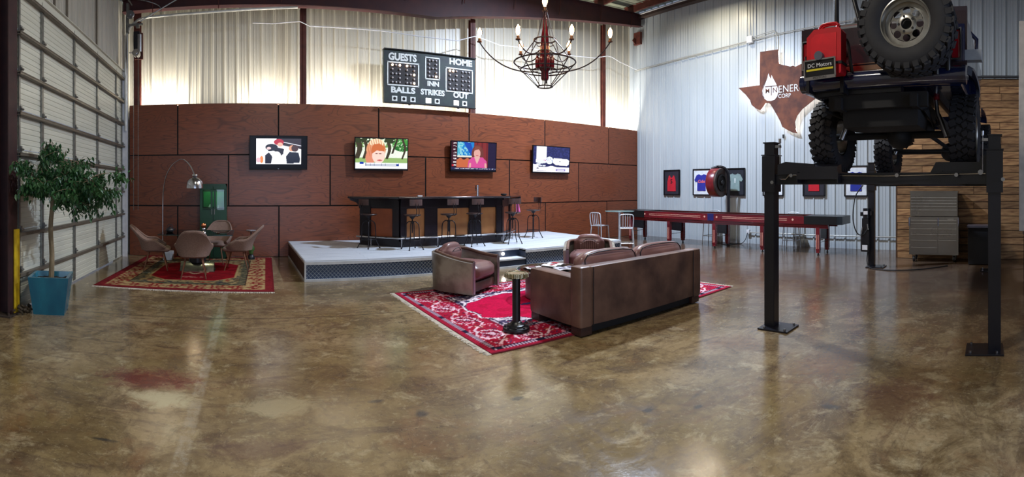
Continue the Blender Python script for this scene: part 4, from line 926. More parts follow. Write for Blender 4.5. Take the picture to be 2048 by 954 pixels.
# ================================================================ LOUNGE
def rugB(u, v):
    W_, H_ = 4.40, 2.97; x = (u-.5)*W_; y = (v-.5)*H_; ex = W_/2-abs(x); ey = H_/2-abs(y); e = np.minimum(ex, ey); t = np.where(ex < ey, y, x)
    n1 = vnoise(x*20+60, y*20+60, 11); n2 = vnoise(x*8+60, y*8+60, 12); n3 = vnoise(x*42+99, y*42+99, 13)
    C = np.zeros(u.shape+(3,)); S = lambda m, c: C.__setitem__(m, np.array(c)/255.)
    S(e > -1, (74,62,92)); S(n1 > .50, (120,96,116)); S((n1 > .60), (212,196,204)); S((n2 > .7) & (n3 > .5), (170,26,60)); S((n1 < .25), (52,46,74))
    # field arabesques
    w1 = abs(np.sin(x*9+2*np.sin(y*6))*np.sin(y*11+2*np.sin(x*5))); S((w1 < .05) & (e > .62), (214,200,206))
    S(e < .66, (38,32,58)); S((e < .64) & (n3 > .58), (180,160,176)); S(e < .585, (120,16,44)); S(e < .56, (158,18,50))
    q = (t/.62) % 1-.5; d = np.hypot(q*.62, e-.33); th = np.arctan2(e-.33, q*.62)
    S((e < .56) & (abs(e-.33-.12*np.sin(t*2*pi/.62)) < .013), (226,170,190)); S((e < .56) & (abs(e-.33+.13*np.cos(t*2*pi/.31)) < .008), (66,40,80))
    S((e < .56) & (d < .115+.02*np.cos(8*th)), (206,120,150)); S((e < .56) & (d < .10+.02*np.cos(8*th)), (128,14,44)); S((e < .56) & (d < .05), (226,196,206)); S((e < .56) & (d < .03), (60,50,100))
    q2 = ((t+.31)/.62) % 1-.5; d2 = np.hypot(q2*.62, (e-.33)); S((e < .56) & (d2 < .07) , (150,40,40)); S((e < .56) & (d2 < .045), (210,150,150)); S((e < .56) & (n3 > .74) & (n2 > .4), (220,160,180)); S((e < .56) & (n3 < .2), (100,12,40))
    S((e < .56) & (abs(e-.33-.12*np.sin(t*2*pi/.62)) < .016) & (n3 > .25), (232,190,204)); S((e < .56) & (abs(np.hypot(q*.62, e-.30)-.15) < .012) & (n3 > .3), (226,196,206))
    S(e < .14, (30,26,52)); S((e < .13) & ((((t*26) % 1) < .42)) & (e > .075), (190,160,178)); S(e < .065, (150,20,48)); S(e < .02, (110,14,36))
    ax, ay = abs(x), abs(y); lob = .03*np.sin(x*16)+.03*np.sin(y*16)
    ins = (ax < 1.62+lob) & (ay < .72+lob*.7) & (ax*.62+ay < 1.30+lob)
    ed = np.minimum(np.minimum(1.62-ax, .72-ay), (1.30-ax*.62-ay))+lob*.7; S((ed > -.05) & (ed <= 0), (226,210,216)); S((ed > -.02) & (ed <= 0), (52,40,74))
    S(ins, (186,8,62)); S(ins & (n2 > .62), (170,6,54))
    dm = np.sqrt((x/.52)**2+(y/.30)**2); tm = np.arctan2(y, x); S(dm < 1+.1*np.cos(10*tm), (222,206,214)); S(dm < .88+.1*np.cos(10*tm), (54,52,104)); S((dm < .8) & (n1 > .5), (110,90,150)); S(dm < .3, (196,20,60))
    for s in (-1, 1): S(((x-s*.72)/.16)**2+(y/.05)**2 < 1, (60,50,100))
    return C*(.90+.2*vnoise(x*55+200, y*55+200, 15))[..., None]
rug('lounge_rug', 'large crimson oriental rug with white fringe under the leather sofa', 4.50, 5.54, 4.40, 2.97, radians(.5), rugB, 220, 150, 'x')

LEA = M('worn_brown_leather', srgb(112,84,72), .42, c2=srgb(70,50,46), scale=2.6, detail=7, rvar=.08, bump=.12, contrast=(.35,.65))
LEA2 = M('cushion_leather', srgb(126,92,88), .30, c2=srgb(98,68,68), scale=3, detail=6, rvar=.07, bump=.06)
PIPE = M('dark_piping', srgb(28,22,26), .5)
so = thing('leather_sofa', 'long brown distressed leather sofa seen from behind on the crimson rug', 'sofa', (4.46, 4.395, .012), 0)
W_, D_ = 2.24, .98
b = MB(); b.rbox((0,-D_/2+.09,.43),(W_-.30,.18,.66), .025, 6); b.build('back', LEA, so, smooth=50)
for s in (-1, 1):
    b = MB(); b.rbox((s*(W_/2-.09), -D_/2+.09,.425),(.19,.19,.67), .03, 6); b.build('back_post', LEA, so, smooth=50)
    b = MB(); b.rbox((s*(W_/2-.10), .08,.36),(.20,D_-.16,.55), .03, 6); b.build('arm', LEA, so, smooth=50)
    b = MB(); b.tube([(s*(W_/2-.185),-D_/2-.004,.10),(s*(W_/2-.185),-D_/2-.004,.75)], .005, 6); b.build('seam', PIPE, so)
b = MB(); b.rbox((0,.05,.22),(W_-.34,D_-.2,.24), .03, 4); b.build('seat_deck', LEA, so, smooth=50)
for s in (-1, 1):
    b = MB(); b.rbox((s*.46,.08,.40),(.90,.72,.17), .05, 8, puff=.02); b.build('seat_cushion', LEA2, so, smooth=60)
    b = MB(); b.rbox((s*.47,-.235,.615),(.90,.20,.46), .06, 8, rot=(radians(-10),0,0), puff=.05); c = b.build('back_cushion', LEA2, so, smooth=60)
    b = MB(); w2 = .42
    R = Euler((radians(-10),0,0)).to_matrix()
    for yy in (-.092, .092):
        loop = [R @ Vector(q) for q in [(-w2,yy,.17),(-w2+.05,yy,.222),(-w2*.5,yy,.245),(0,yy,.25),(w2*.5,yy,.245),(w2-.05,yy,.222),(w2,yy,.17),(w2+.005,yy,0),(w2,yy,-.2),(0,yy,-.22),(-w2,yy,-.2),(-w2-.005,yy,0)]]
        b.tube([p+Vector((s*.47,-.235,.615)) for p in loop], .007, 6, True)
    b.build('piping', PIPE, c)
b = MB(); b.box((0,0,.05),(W_-.3,D_-.14,.08)); b.build('recessed_base', BLACKM, so)
for sx in (-1, 1):
    for sy in (-1, 1): b = MB(); b.rbox((sx*(W_/2-.10), sy*(D_/2-.10), .05),(.17,.17,.10), .01, 2); b.build('foot', M('foot_leather', srgb(60,38,34), .5), so)

# ---- two aviator armchairs: riveted metal shells, leather inside
ALU = M('riveted_aluminium', srgb(164,158,148), .33, .6, c2=srgb(120,112,104), scale=3.5, detail=6, rvar=.08, contrast=(.4,.62))
def chair_mesh(label, shell_mat):
    t = thing('club_armchair', label, 'armchair', group='aviator armchairs on the crimson rug')
    def P(u, inset=0.):
        """plan of the U-shaped shell, u 0..1 from the right front round the back to the left front; front is +Y"""
        hw, hd, r = .42-inset, .42-inset, .34-inset; 
        L1 = hd+.42-r-.0; A_ = pi*r/2; L2 = 2*(hw-r); tot = 2*L1+2*A_+L2; s = u*tot
        if s < L1: return hw, .42-s
        s -= L1
        if s < A_: a = s/r; return hw-r+r*cos(a), -(hd-r)-r*sin(a)
        s -= A_
        if s < L2: return hw-r-s, -hd
        s -= L2
        if s < A_: a = s/r; return -(hw-r)-r*sin(a), -(hd-r)-r*cos(a)
        s -= A_; return -hw, -(hd-r)+s
    def top(y): q = min(1, max(0, (.42-y)/.62)); return .52+.10*q**1.5
    b = MB(); rings = []
    def fnO(u, v): x, y = P(u); return (x*(1-.05*(1-v)), y*(1-.05*(1-v)) if y < 0 else y, .05+(top(y)-.05)*v)
    b.shell(fnO, 44, 6, .05); b.build('metal_shell', shell_mat, t, smooth=40)
    b = MB(); pts = []
    for k in range(45): x, y = P(k/44, .025); pts.append((x, y, top(y)+.004))
    b.tube(pts, .028, 8); b.build('top_rim', LEA, t, smooth=60)
    b = MB()
    for s in (-1, 1): b.box((s*.395,.425,.29),(.055,.012,.48))
    b.build('front_edge', STEEL, t)
    b = MB()
    for k in range(3, 42, 1):
        if k % 2: continue
        for v in (.08, .5):
            x, y, z = fnO(k/44, v); b.box((x*1.006, y*1.006, z),(.012,.012,.012))
    for u in (.16, .36, .64, .84): x, y, z = fnO(u, 0); b.cyl((x*1.004, y*1.004, .06),(x*1.05, y*1.05 if y < 0 else y, top(y)-.02), .004, 5)
    o = b.build('rivets', STEEL, t); tag(o, kind='stuff')
    b = MB(); b.rbox((0,.06,.335),(.68,.70,.24), .09, 9, puff=.035); sc2 = b.build('seat_cushion', LEA2, t, smooth=60)
    b = MB(); b.tube([(-.2,.412,.30),(-.1,.425,.27),(.1,.425,.27),(.2,.412,.30),(.27,.35,.42),(.27,.05,.475),(-.27,.05,.475),(-.27,.35,.42)], .006, 6, True); b.build('piping', PIPE, sc2, smooth=60)
    b = MB(); b.rbox((0,-.265,.50),(.50,.20,.42), .10, 9, rot=(radians(-12),0,0), puff=.05); bc = b.build('back_cushion', LEA2, t, smooth=60)
    b = MB(); R = Euler((radians(-12),0,0)).to_matrix()
    lp = [R @ Vector((.20*cos(a)*(1 if sin(a) < 0 else .95), .112+.02*(1-abs(cos(a))), .20*sin(a)+(.0))) for a in [2*pi*i/22 for i in range(22)]]
    b.tube([p*.92+Vector((0,-.252,.515)) for p in lp], .006, 6, True); b.build('piping', PIPE, bc, smooth=60)
    b = MB(); b.rbox((0,.02,.13),(.70,.74,.16), .04, 4); b.build('seat_base', LEA, t, smooth=50)
    b = MB(); b.cyl((0,0,.0),(0,0,.05),.27,26); b.build('swivel_base', BLACKM, t, smooth=40)
    return t
a1 = chair_mesh('metal-shelled armchair with brown leather cushions at the left end of the lounge rug', ALU); a1.location = (3.36, 6.78, .012); a1.rotation_euler = (0,0,radians(-147))
a2 = dup(a1, (5.86, 6.60, .012), radians(139), 'metal-shelled armchair with ribbed leather back behind the sofa, facing the camera')
# the far chair: channelled back panel
RIB = M('channelled_leather', srgb(120,92,86), .4, c2=srgb(96,70,68))
b = MB()
R = Euler((radians(-12),0,0)).to_matrix()
for k in range(9):
    x = -.16+k*.04; hh = .17*sqrt(max(0.1, 1-(x/.21)**2)); b.tube([R @ Vector((x,.135,-hh))+Vector((0,-.262,.505)), R @ Vector((x,.15,0))+Vector((0,-.262,.505)), R @ Vector((x,.135,hh))+Vector((0,-.262,.505))], .02, 6)
o = b.build('channelled_back', RIB, a2, smooth=60); tag(o, kind='stuff')

# ---- gear-topped pedestal table
pt = thing('pedestal_table', 'black flanged iron pedestal with a toothed gear top between armchair and sofa', 'side table', (2.93, 4.55, .012))
b = MB(); b.lathe([(0,0),(.150,0),(.155,.012),(.155,.035),(.148,.045),(.11,.05),(.10,.07),(.075,.08),(.062,.10),(.05,.11),(0,.11)], 30)
b.build('flange', BLACK, pt, smooth=40)
b = MB()
for k in range(8): a = k*pi/4+.2; b.cyl((.125*cos(a),.125*sin(a),.045),(.125*cos(a),.125*sin(a),.062),.013,6)
o = b.build('flange_bolts', BLACK, pt); tag(o, kind='stuff')
b = MB(); b.cyl((0,0,.10),(0,0,.60),.046,20); b.build('column', BLACK, pt, smooth=40)
b = MB(); n = 18; poly = []
for k in range(n):
    a = 2*pi*k/n; 
    for da, r in ((-.10,.118),(-.055,.142),(.055,.142),(.10,.118)): poly.append((r*cos(a+da), r*sin(a+da)))
b.prism(poly, .612, .655); GEAR = M('nickel_gear', srgb(205,195,165), .28, .9); b.build('gear_ring', GEAR, pt, smooth=30)
b = MB(); b.cyl((0,0,.60),(0,0,.65),.105,24); b.build('hub_plate', BLACK, pt)
b = MB(); b.ring((0,0,.658), .112, .006, 36, 6); b.build('top_rim', GEAR, pt, smooth=60)
b = MB()
for k in range(n): a = 2*pi*(k+.5)/n; b.cyl((.1195*cos(a),.1195*sin(a),.617),(.1195*cos(a),.1195*sin(a),.662),.009,6)
o = b.build('chain_links', GEAR, pt); tag(o, kind='stuff')

# ---- coffee table with magazines
ct = thing('coffee_table', 'low round glass-topped coffee table on a grey drum in front of the sofa', 'coffee table', (4.27, 5.68, .012))
b = MB(); b.lathe([(0,0),(.36,0),(.38,.02),(.38,.40),(.36,.415),(0,.415)], 36); b.build('drum', M('grey_drum', srgb(130,122,126), .35, .6), ct, smooth=40)
b = MB(); b.lathe([(0,.416),(.50,.416),(.505,.422),(.50,.428),(0,.428)], 48); b.build('glass_top', GLASS, ct, smooth=40)
b = MB(); b.ring((0,0,.422), .505, .006, 48, 6); b.build('glass_rim', M('pale_glass_edge', srgb(190,205,205), .15), ct, smooth=60)
zt = .012+.4285
for k, (x, y, rz, lab, c1, c2_) in enumerate([(4.46,5.86,.4,'open white magazine with a red picture on the coffee table',(235,232,236),(180,40,60)),(4.40,5.46,-.2,'grey and white magazine at the near side of the coffee table',(205,205,214),(90,90,120)),(4.03,5.74,1.4,'closed pale magazine at the left of the coffee table',(220,215,215),(120,70,80))]):
    m = thing('magazine', lab, 'magazine', (x, y, zt), rz, 'magazines on the coffee table')
    b = MB()
    for s in (-1, 1): b.shell(lambda u, v, s=s: (s*(.005+.165*u) if s > 0 else -(.170-.165*u), (v-.5)*.25, .012+.012*sin(pi*(u if s > 0 else 1-u))), 6, 2, .008)
    b.build('pages', M('page_'+'abc'[k], srgb(*c1), .35), m, smooth=60)
    b = MB(); b.box((.085,.02,.026),(.10,.11,.002)); b.box((-.085,-.03,.026),(.10,.05,.002)); b.build('printed_picture', M('print_'+'abc'[k], srgb(*c2_), .35), m)
# ================================================================ SHUFFLEBOARD TABLE
CHERRY = M('cherry_wood', srgb(116,26,34), .28, c2=srgb(84,18,28), scale=4, stretch=(1,.3,1), coat=.3, rvar=.05); INLAY = M('pale_inlay', srgb(226,170,150), .4)
BLKE = M('black_end_cap', srgb(20,26,28), .3)
sh = thing('shuffleboard_table', 'long cherry-red shuffleboard table with pale inlaid lines and black ends', 'game table', (11.18, 7.05, 0))
hl = 3.55
b = MB(); b.box((0,0,.86),(.62,2*hl-.1,.06)); b.build('playfield', M('maple_playfield', srgb(150,110,80), .2, c2=srgb(120,84,60), stretch=(1,.2,1)), sh)
for s in (-1, 1):
    b = MB(); b.box((s*.38,0,.85),(.05,2*hl-1.9,.19)); r = b.build('side_rail', CHERRY, sh)
    for seg in ((-2.12,-.18),(.52-.0,2.40)): 
        pass
    for y0, y1 in ((-2.12,-.22),(.50,2.38)):
        for z in (.875, .835): b = MB(); b.box((s*.4065,(y0+y1)/2,z),(.004,y1-y0,.010)); b.build('inlay_line', INLAY, r)
    for y in (-2.28,-.04,.36,2.56): b = MB(); b.cyl((s*.404,y,.858),(s*.4095,y,.858),.028,16); b.build('inlay_disc', INLAY, r)
    b = MB(); b.box((s*.4068,.16,.85),(.004,.20,.188)); b.build('blue_badge', M('blue_badge', srgb(34,34,92), .4), r)
    b = MB(); b.box((s*.36,0,.735),(.05,2*hl-.7,.06)); b.box((s*.345,0,.69),(.04,2*hl-.7,.06)); b.build('apron', CHERRY, sh)
    e = MB(); y = s*(hl-.48); e.prism([(-.41,y-s*.49),(.41,y-s*.49),(.41,y+s*.36),(.33,y+s*.48),(-.33,y+s*.48),(-.41,y+s*.36)][::s], .755, .955); e.build('end_cap', BLKE, sh)
b = MB(); b.box((0,0,.945),(.80,.006,.005)); b.build('centre_line', BLKE, sh)
b = MB(); b.box((-.37,0,.948),(.07,2*hl-1.9,.012)); b.box((.37,0,.948),(.07,2*hl-1.9,.012)); b.build('top_rail', M('rail_top', srgb(70,44,44), .3), sh)
for y in (3.2, 1.66, .07, -1.40, -2.93):
    for s in (-1, 1):
        b = MB(); b.box((s*.33,y,.40),(.10,.10,.56)); b.box((s*.33,y,.10),(.085,.085,.08)); lg = b.build('leg', CHERRY, sh)
        b = MB(); b.box((s*.382,y-.02,.33),(.004,.012,.34)); b.box((s*.382,y+.02,.33),(.004,.012,.34)); b.build('leg_inlay', INLAY, lg)
        b = MB(); b.cyl((s*.33,y,0),(s*.33,y,.07),.018,8); b.cyl((s*.33,y,0),(s*.33,y,.012),.03,10); b.build('levelling_foot', BLACK, lg)
    b = MB(); b.prism([(-.28,.70),(.28,.70),(.28,.34),(-.28,.42)], y-.02, y+.02, 'xz'); b.build('cross_panel', M('dark_cross_panel', srgb(44,26,38), .4), sh)
    b = MB(); b.cyl((-.3,y,.30),(.3,y,.30),.008,6); b.build('tie_rod', STEEL, sh)

# ---- aluminium chairs and the high glass table
AL = M('brushed_aluminium', srgb(214,218,224), .35, .55, c2=srgb(195,200,206), scale=8)
def alu_chair(label, seat_z=.60):
    t = thing('aluminium_chair', label, 'chair', group='brushed aluminium slat-back chairs'); hs = seat_z
    b = MB(); b.rbox((0,0,hs),(.37,.37,.03), .014, 6); b.build('seat', AL, t, smooth=50)
    for sx in (-1, 1):
        b = MB(); b.tube([(sx*.17,.16,hs-.01),(sx*.20,.19,0)], .014, 8); b.build('leg', AL, t, smooth=60)
        b = MB(); b.tube([(sx*.17,-.16,hs-.01),(sx*.20,-.20,0)], .014, 8); b.build('leg', AL, t, smooth=60)
    b = MB(); b.tube(smoothpts([(-.17,-.17,hs-.02),(-.18,-.20,hs+.16),(-.175,-.215,hs+.31),(-.13,-.22,hs+.355),(0,-.222,hs+.365),(.13,-.22,hs+.355),(.175,-.215,hs+.31),(.18,-.20,hs+.16),(.17,-.17,hs-.02)],4), .014, 8); b.build('back_frame', AL, t, smooth=60)
    for x in (-.09,-.03,.03,.09): b = MB(); b.tube([(x,-.175,hs),(x,-.205,hs+.18),(x,-.222,hs+.36)], .0085, 6); b.build('back_slat', AL, t, smooth=60)
    b = MB(); z = hs*.36
    for p, q in (((-.188,.178),(.188,.178)),((-.188,-.188),(.188,-.188)),((-.188,.178),(-.188,-.188)),((.188,.178),(.188,-.188))): b.cyl((*p, z),(*q, z),.010,6)
    b.build('foot_rail', AL, t); return t
q = alu_chair('aluminium slat-back counter chair in front of the high glass table, its back to the camera'); q.location = (8.93, 8.62, 0); q.rotation_euler = (0,0,radians(-42))
dup(q, (9.02, 9.72, 0), radians(-80), 'aluminium slat-back counter chair on the left of the high glass table')
dup(q, (11.92, 7.95, 0), radians(96), 'aluminium slat-back chair behind the middle of the shuffleboard table')
dup(q, (11.92, 5.32, 0), radians(96), 'aluminium slat-back chair behind the near half of the shuffleboard table')
ht = thing('high_table', 'small round glass high table on a white pole beside the shuffleboard end', 'table', (9.30, 9.22, 0))
b = MB(); b.lathe([(0,1.0),(.40,1.0),(.405,1.006),(.40,1.012),(0,1.012)], 40); b.build('glass_top', M('frosted_green_glass', srgb(150,186,184), .15, c2=srgb(140,176,174), trans=.4), ht, smooth=40)
b = MB(); b.cyl((0,0,.02),(0,0,.98),.04,16); b.cyl((0,0,.98),(0,0,1.0),.12,20); b.build('pole', AL, ht, smooth=40)
b = MB(); b.lathe([(0,0),(.24,0),(.24,.012),(.06,.03),(0,.03)], 30); b.build('base', AL, ht, smooth=40)

# ---- framed jerseys on the right wall
def jersey(sleeved):
    if sleeved: return [(-.16,-.25),(.16,-.25),(.155,.06),(.215,.02),(.27,.09),(.18,.24),(.09,.27),(.05,.245),(0,.235),(-.05,.245),(-.09,.27),(-.18,.24),(-.27,.09),(-.215,.02),(-.155,.06)]
    return [(-.17,-.27),(.17,-.27),(.17,.04),(.14,.15),(.11,.24),(.07,.25),(.05,.19),(0,.17),(-.05,.19),(-.07,.25),(-.11,.24),(-.14,.15),(-.17,.04)]
FRM = M('black_frame', srgb(18,20,26), .35)
spec = [(9.755,(44,40,52),(196,30,48),0,'5',(50,18,28),'framed red sleeveless jersey numbered 5 on black, nearest the corner'),
 (8.555,(226,230,236),(42,46,150),1,'Cubs',(232,110,110),'framed blue jersey with red script on white mat, left of the reel'),
 (7.32,(26,30,42),(128,150,150),1,'1',(236,240,240),'framed grey jersey numbered 1 on black mat, right of the reel'),
 (6.05,(226,230,236),(40,44,60),1,'',(0,0,0),'framed white-matted picture mostly hidden behind the near lift post'),
 (4.79,(34,32,44),(190,22,40),1,'7',(40,14,24),'framed red jersey on black mat under the lift crossbeam'),
 (3.575,(226,230,236),(38,50,150),1,'',(0,0,0),'framed blue jersey on white mat, last before the plank wall')]
for y, mc, jc, sl, tx, tc_, lb in spec:
    t = thing('framed_jersey', lb, 'framed jersey', (12.28, y, 1.83), 0, 'framed jerseys on the right wall')
    b = MB()
    for q_ in (((0,0,.40),(.05,.66,.035)),((0,0,-.40),(.05,.66,.035)),((0,.315,0),(.05,.035,.80)),((0,-.315,0),(.05,.035,.80))): b.box(*q_)
    b.build('frame', FRM, t)
    b = MB(); b.box((.005,0,0),(.015,.62,.79)); b.build('mat_board', M('mat_board', srgb(*mc), .7), t)
    b = MB(); s_ = 1.0; b.prism([(-a*s_, c*s_-.02) for a, c in jersey(sl)], -.018, -.004, 'yz'); b.build('jersey', M('jersey_cloth', srgb(*jc), .85, c2=tuple(v*.85 for v in srgb(*jc)[:3])+(1,), scale=9), t)
    if tx: text('jersey_print', tx, .20 if len(tx) < 2 else .13, M('jersey_print', srgb(*tc_), .6), t, facing_right(-.019, 0, .03 if len(tx) < 2 else .02), extr=.002, offset=.004, shear=0 if len(tx) < 2 else .25)

# ---- state-shaped sign with white lettering and a halo of light behind
RUST = M('rusted_steel', srgb(112,62,42), .7, c2=srgb(78,42,34), scale=3.5, detail=8, bump=.15, contrast=(.38,.64)); WLET = M('white_letter', srgb(245,245,245), .5)
tex = [(6.41,5.58),(5.83,5.58),(5.8,5.17),(5.7,5.12),(5.57,5.09),(5.45,5.05),(5.37,5.07),(5.29,5.03),(5.21,5.06),(5.12,5.09),(5.02,5.09),(4.93,5.05),(4.74,4.99),(4.56,4.91),(4.54,4.74),(4.53,4.54),(4.44,4.39),(4.45,4.25),(4.56,4.14),(4.74,4.07),(4.93,3.94),(5.09,3.83),(5.24,3.66),(5.31,3.49),(5.28,3.29),(5.24,3.17),(5.37,3.19),(5.53,3.27),(5.7,3.37),(5.76,3.52),(5.86,3.7),(5.96,3.86),(6.08,4.05),(6.13,4.08),(6.24,4.08),(6.31,3.98),(6.4,3.89),(6.54,3.95),(6.69,4.07),(6.74,4.21),(6.89,4.39),(7.03,4.52),(7.13,4.61),(6.42,4.62)]
tx = thing('wall_sign', 'large rusty steel sign cut in the outline of a southern state with white lettering', 'sign', (12.15, 5.8, 4.4))
b = MB(); b.prism([(y-5.8, z-4.4) for y, z in tex], 0, .012, 'yz'); b.build('plate', RUST, tx)
drop = [(.36,.53),(.43,.33),(.52,.18),(.565,.05),(.55,-.08),(.49,-.19),(.40,-.255),(.28,-.27),(.16,-.24),(.08,-.16),(.04,-.04),(.06,.08),(.12,.22),(.20,.35),(.26,.47),(.29,.36),(.33,.44)]
b = MB(); b.prism([(y*.98-.02, z) for y, z in drop], -.006, -.001, 'yz'); dr = b.build('drop_emblem', WLET, tx)
b = MB(); b.box((-.0085,.23,.15),(.004,.42,.022)); b.box((-.0085,.24,.02),(.004,.022,.27)); b.tube([(-.009,.36,.44),(-.009,.42,.30),(-.009,.50,.12),(-.009,.515,-.02),(-.009,.47,-.16)],.006,5); b.build('emblem_line', RUST, tx)
text('lettering', 'M', .20, RUST, tx, facing_right(-.008,.365,.02), extr=.003, offset=.001, sx=.92); text('lettering', 'N', .20, RUST, tx, facing_right(-.008,.125,.02), extr=.003, offset=.001)
text('lettering', 'ENERGY', .29, WLET, tx, facing_right(-.004,-.47,.03), extr=.004, offset=-.002, sx=.92); text('lettering', 'CORP', .17, WLET, tx, facing_right(-.004,-.17,-.16), extr=.004, sx=.88)
b = MB(); b.box((.06,.3,.1),(.10,.05,.05)); b.box((.06,-.4,.2),(.10,.05,.05)); b.box((.06,-.2,-.5),(.10,.05,.05)); b.build('standoff', BLACKM, tx)
# halo tape fixed behind the edge of the sign
cx_, cz_ = 5.75, 4.35
halo = [(cx_+(y-cx_)*.955, cz_+(z-cz_)*.955) for y, z in tex]
LED = M_emit('halo_tape', (1,.93,.82,1), 38)
b = MB(); b.tube([(.022, y-5.8, z-4.4) for y, z in halo], .006, 4, True); b.build('halo_tape', LED, tx)
# small bracket just under the sign
b = MB(); b.box((0,0,0),(.03,.05,.10)); o = b.build('wall_bracket', BLACKM, loc=(12.27, 5.72, 3.12)); tag(o, 'tiny black bracket on the ribbed wall below the rusty sign', 'bracket')

# ---- big reel on a post
rl_ = thing('hose_reel', 'large red drum reel hung from a hooked black post behind the shuffleboard table', 'reel', (11.78, 7.25, 0))
b = MB(); b.tube([(0,0,0),(0,0,1.7)]+smoothpts([(0,0,1.7),(-.03,-.02,2.02),(-.12,.06,2.22),(-.22,.22,2.26),(-.30,.40,2.20)],4)[1:], .04, 10); b.build('post', BLACK, rl_, smooth=60)
b = MB(); b.box((0,0,.006),(.3,.3,.012)); b.build('base_plate', BLACK, rl_)
hub = Vector((-.24,.24,1.80)); ax_ = Vector((.02,-1,0)).normalized()
REDD = M('red_enamel', srgb(120,28,34), .3, c2=srgb(92,20,28)); BROWNF = M('worn_brown_side', srgb(66,48,42), .5, c2=srgb(44,34,34))
def disc(prof, name, mat):
    b = MB(); b.lathe(prof, 40); R = ax_.to_track_quat('Z','Y').to_matrix(); b.v = [tuple(R @ Vector(v)+hub) for v in b.v]; return b.build(name, mat, rl_, smooth=40)
disc([(.0,-.15),(.38,-.15),(.415,-.135),(.415,.10),(.39,.13)], 'drum', REDD)
disc([(.40,.115),(.415,.15),(.40,.175),(.30,.165),(.26,.14),(0,.14)], 'side_flange', BROWNF)
disc([(.24,.145),(.24,.17),(.20,.18),(.19,.15),(.08,.15),(.07,.21),(0,.21)], 'hub_disc', BLACKM)
b = MB(); b.box((-.24,.22,2.22),(.06,.06,.14)); b.build('hanger', BLACK, rl_)

# ---- conduit, outlet, cords on the right wall
CON = M('conduit', srgb(190,190,186), .35, .5)
b = MB(); b.tube([(12.25,11.4,5.77),(12.25,8.2,5.90),(12.25,6.9,5.98)], .018, 7); b.tube([(12.25,6.9,5.98),(12.25,6.0,6.05),(12.25,4.0,6.15),(12.25,1.5,6.25)], .014, 7)
o = b.build('high_conduit', CON); tag(o, 'thin grey conduit climbing along the upper right-hand wall', 'conduit')
b = MB(); b.tube(smoothpts([(12.24,6.75,6.06),(12.24,6.1,6.16),(12.24,5.98,6.14),(12.24,5.93,6.0),(12.24,5.93,5.6)],4), .014, 6); o = b.build('sign_conduit', CON); tag(o, 'grey conduit bending down to the top of the rusty state sign', 'conduit')
b = MB(); b.rbox((12.25,6.80,6.02),(.10,.18,.20),.01,3); o = b.build('junction_box', WHITE); tag(o, 'white junction box high on the right-hand wall', 'junction box')
b = MB(); b.tube([(12.24,6.86,6.1),(12.24,6.92,7.7)], .012, 6); b.tube([(12.24,6.78,6.1),(12.24,6.80,7.7)], .012, 6); o = b.build('drop_conduit', CON); tag(o, 'pair of conduits dropping from the roof to the white box', 'conduit'); tag(o, kind='stuff') if 0 else None
lc = thing('low_conduit', 'low grey conduit with outlet box running along the foot of the right wall', 'conduit', (12.24, 6.85, 0))
b = MB(); b.tube([(0,-.05,.34),(0,-4.35,.35)]+smoothpts([(0,-4.35,.35),(0,-4.45,.37),(0,-4.48,.46),(0,-4.48,1.2)],3), .017, 7); b.build('pipe', CON, lc, smooth=60)
b = MB(); b.rbox((0,0,.36),(.07,.10,.12),.01,3); b.build('outlet_box', WHITE, lc)
b = MB(); b.rbox((0,-4.48,1.22),(.07,.09,.14),.01,3); b.build('switch_box', CON, lc)
b = MB(); b.tube(smoothpts([(12.20,6.85,.33),(12.14,6.9,.12),(12.05,7.0,.014),(11.9,7.25,.014),(11.98,7.45,.014),(11.8,7.7,.014)],5), .010, 6); o = b.build('power_cord', BLACKM); tag(o, 'black cord from the wall outlet across the floor behind the shuffleboard table', 'cord')
b = MB(); b.tube([(.19,11.1,5.5),(.66,11.1,5.49),(1.3,11.1,5.56),(1.54,11.1,5.46),(3.26,11.1,5.47),(4.3,11.1,5.44),(5.34,11.1,5.46),(5.85,11.1,5.65),(6.0,11.1,5.64),(6.62,11.1,5.53),(7.61,11.1,5.60),(9.27,11.1,5.66),(10.09,11.1,5.75),(10.64,11.1,5.92),(10.85,11.1,5.92),(11.21,11.1,5.83),(12.1,11.15,5.74)], .011, 6)
o = b.build('lighting_cable', WHITE); tag(o, 'white cable draped along the top of the back wall from column to column', 'cable')

# ================================================================ TOOL CHEST, BLACK BINS, NEAR RIGHT
TSS = M('tool_chest_steel', srgb(140,138,138), .26, .95, c2=srgb(140,136,134), scale=3, rvar=.06)
tc = thing('tool_chest', 'tall stainless steel rolling tool chest by the plank wall', 'tool chest', (10.66, 1.26, 0))
b = MB(); b.box((0,0,.58),(.44,1.10,.84)); b.build('lower_cabinet', TSS, tc)
b = MB(); b.box((.02,0,1.28),(.42,1.06,.54)); b.build('upper_chest', TSS, tc)
b = MB(); b.box((.02,0,1.56),(.44,1.08,.03)); b.build('lid', TSS, tc)
def drawer(y0, y1, z0, z1, x=-.222):
    b = MB(); b.box((x-.006,(y0+y1)/2,(z0+z1)/2),(.014,y1-y0-.012,z1-z0-.010)); d = b.build('drawer', TSS, tc)
    b = MB(); b.box((x-.020,(y0+y1)/2,z1-.014),(.018,y1-y0-.02,.012)); b.build('drawer_pull', CHROME, d)
for z0, z1 in ((1.02,1.17),(1.17,1.25),(1.25,1.315),(1.315,1.375),(1.375,1.44)): drawer(-.52, .52, z0, z1, -.192)
b = MB(); b.box((-.197,0,1.50),(.012,1.04,.09)); b.build('top_panel', TSS, tc)
for z0, z1 in ((.18,.34),(.34,.50),(.50,.63),(.63,.755),(.755,.87),(.87,.94)): drawer(-.10, .52, z0, z1)
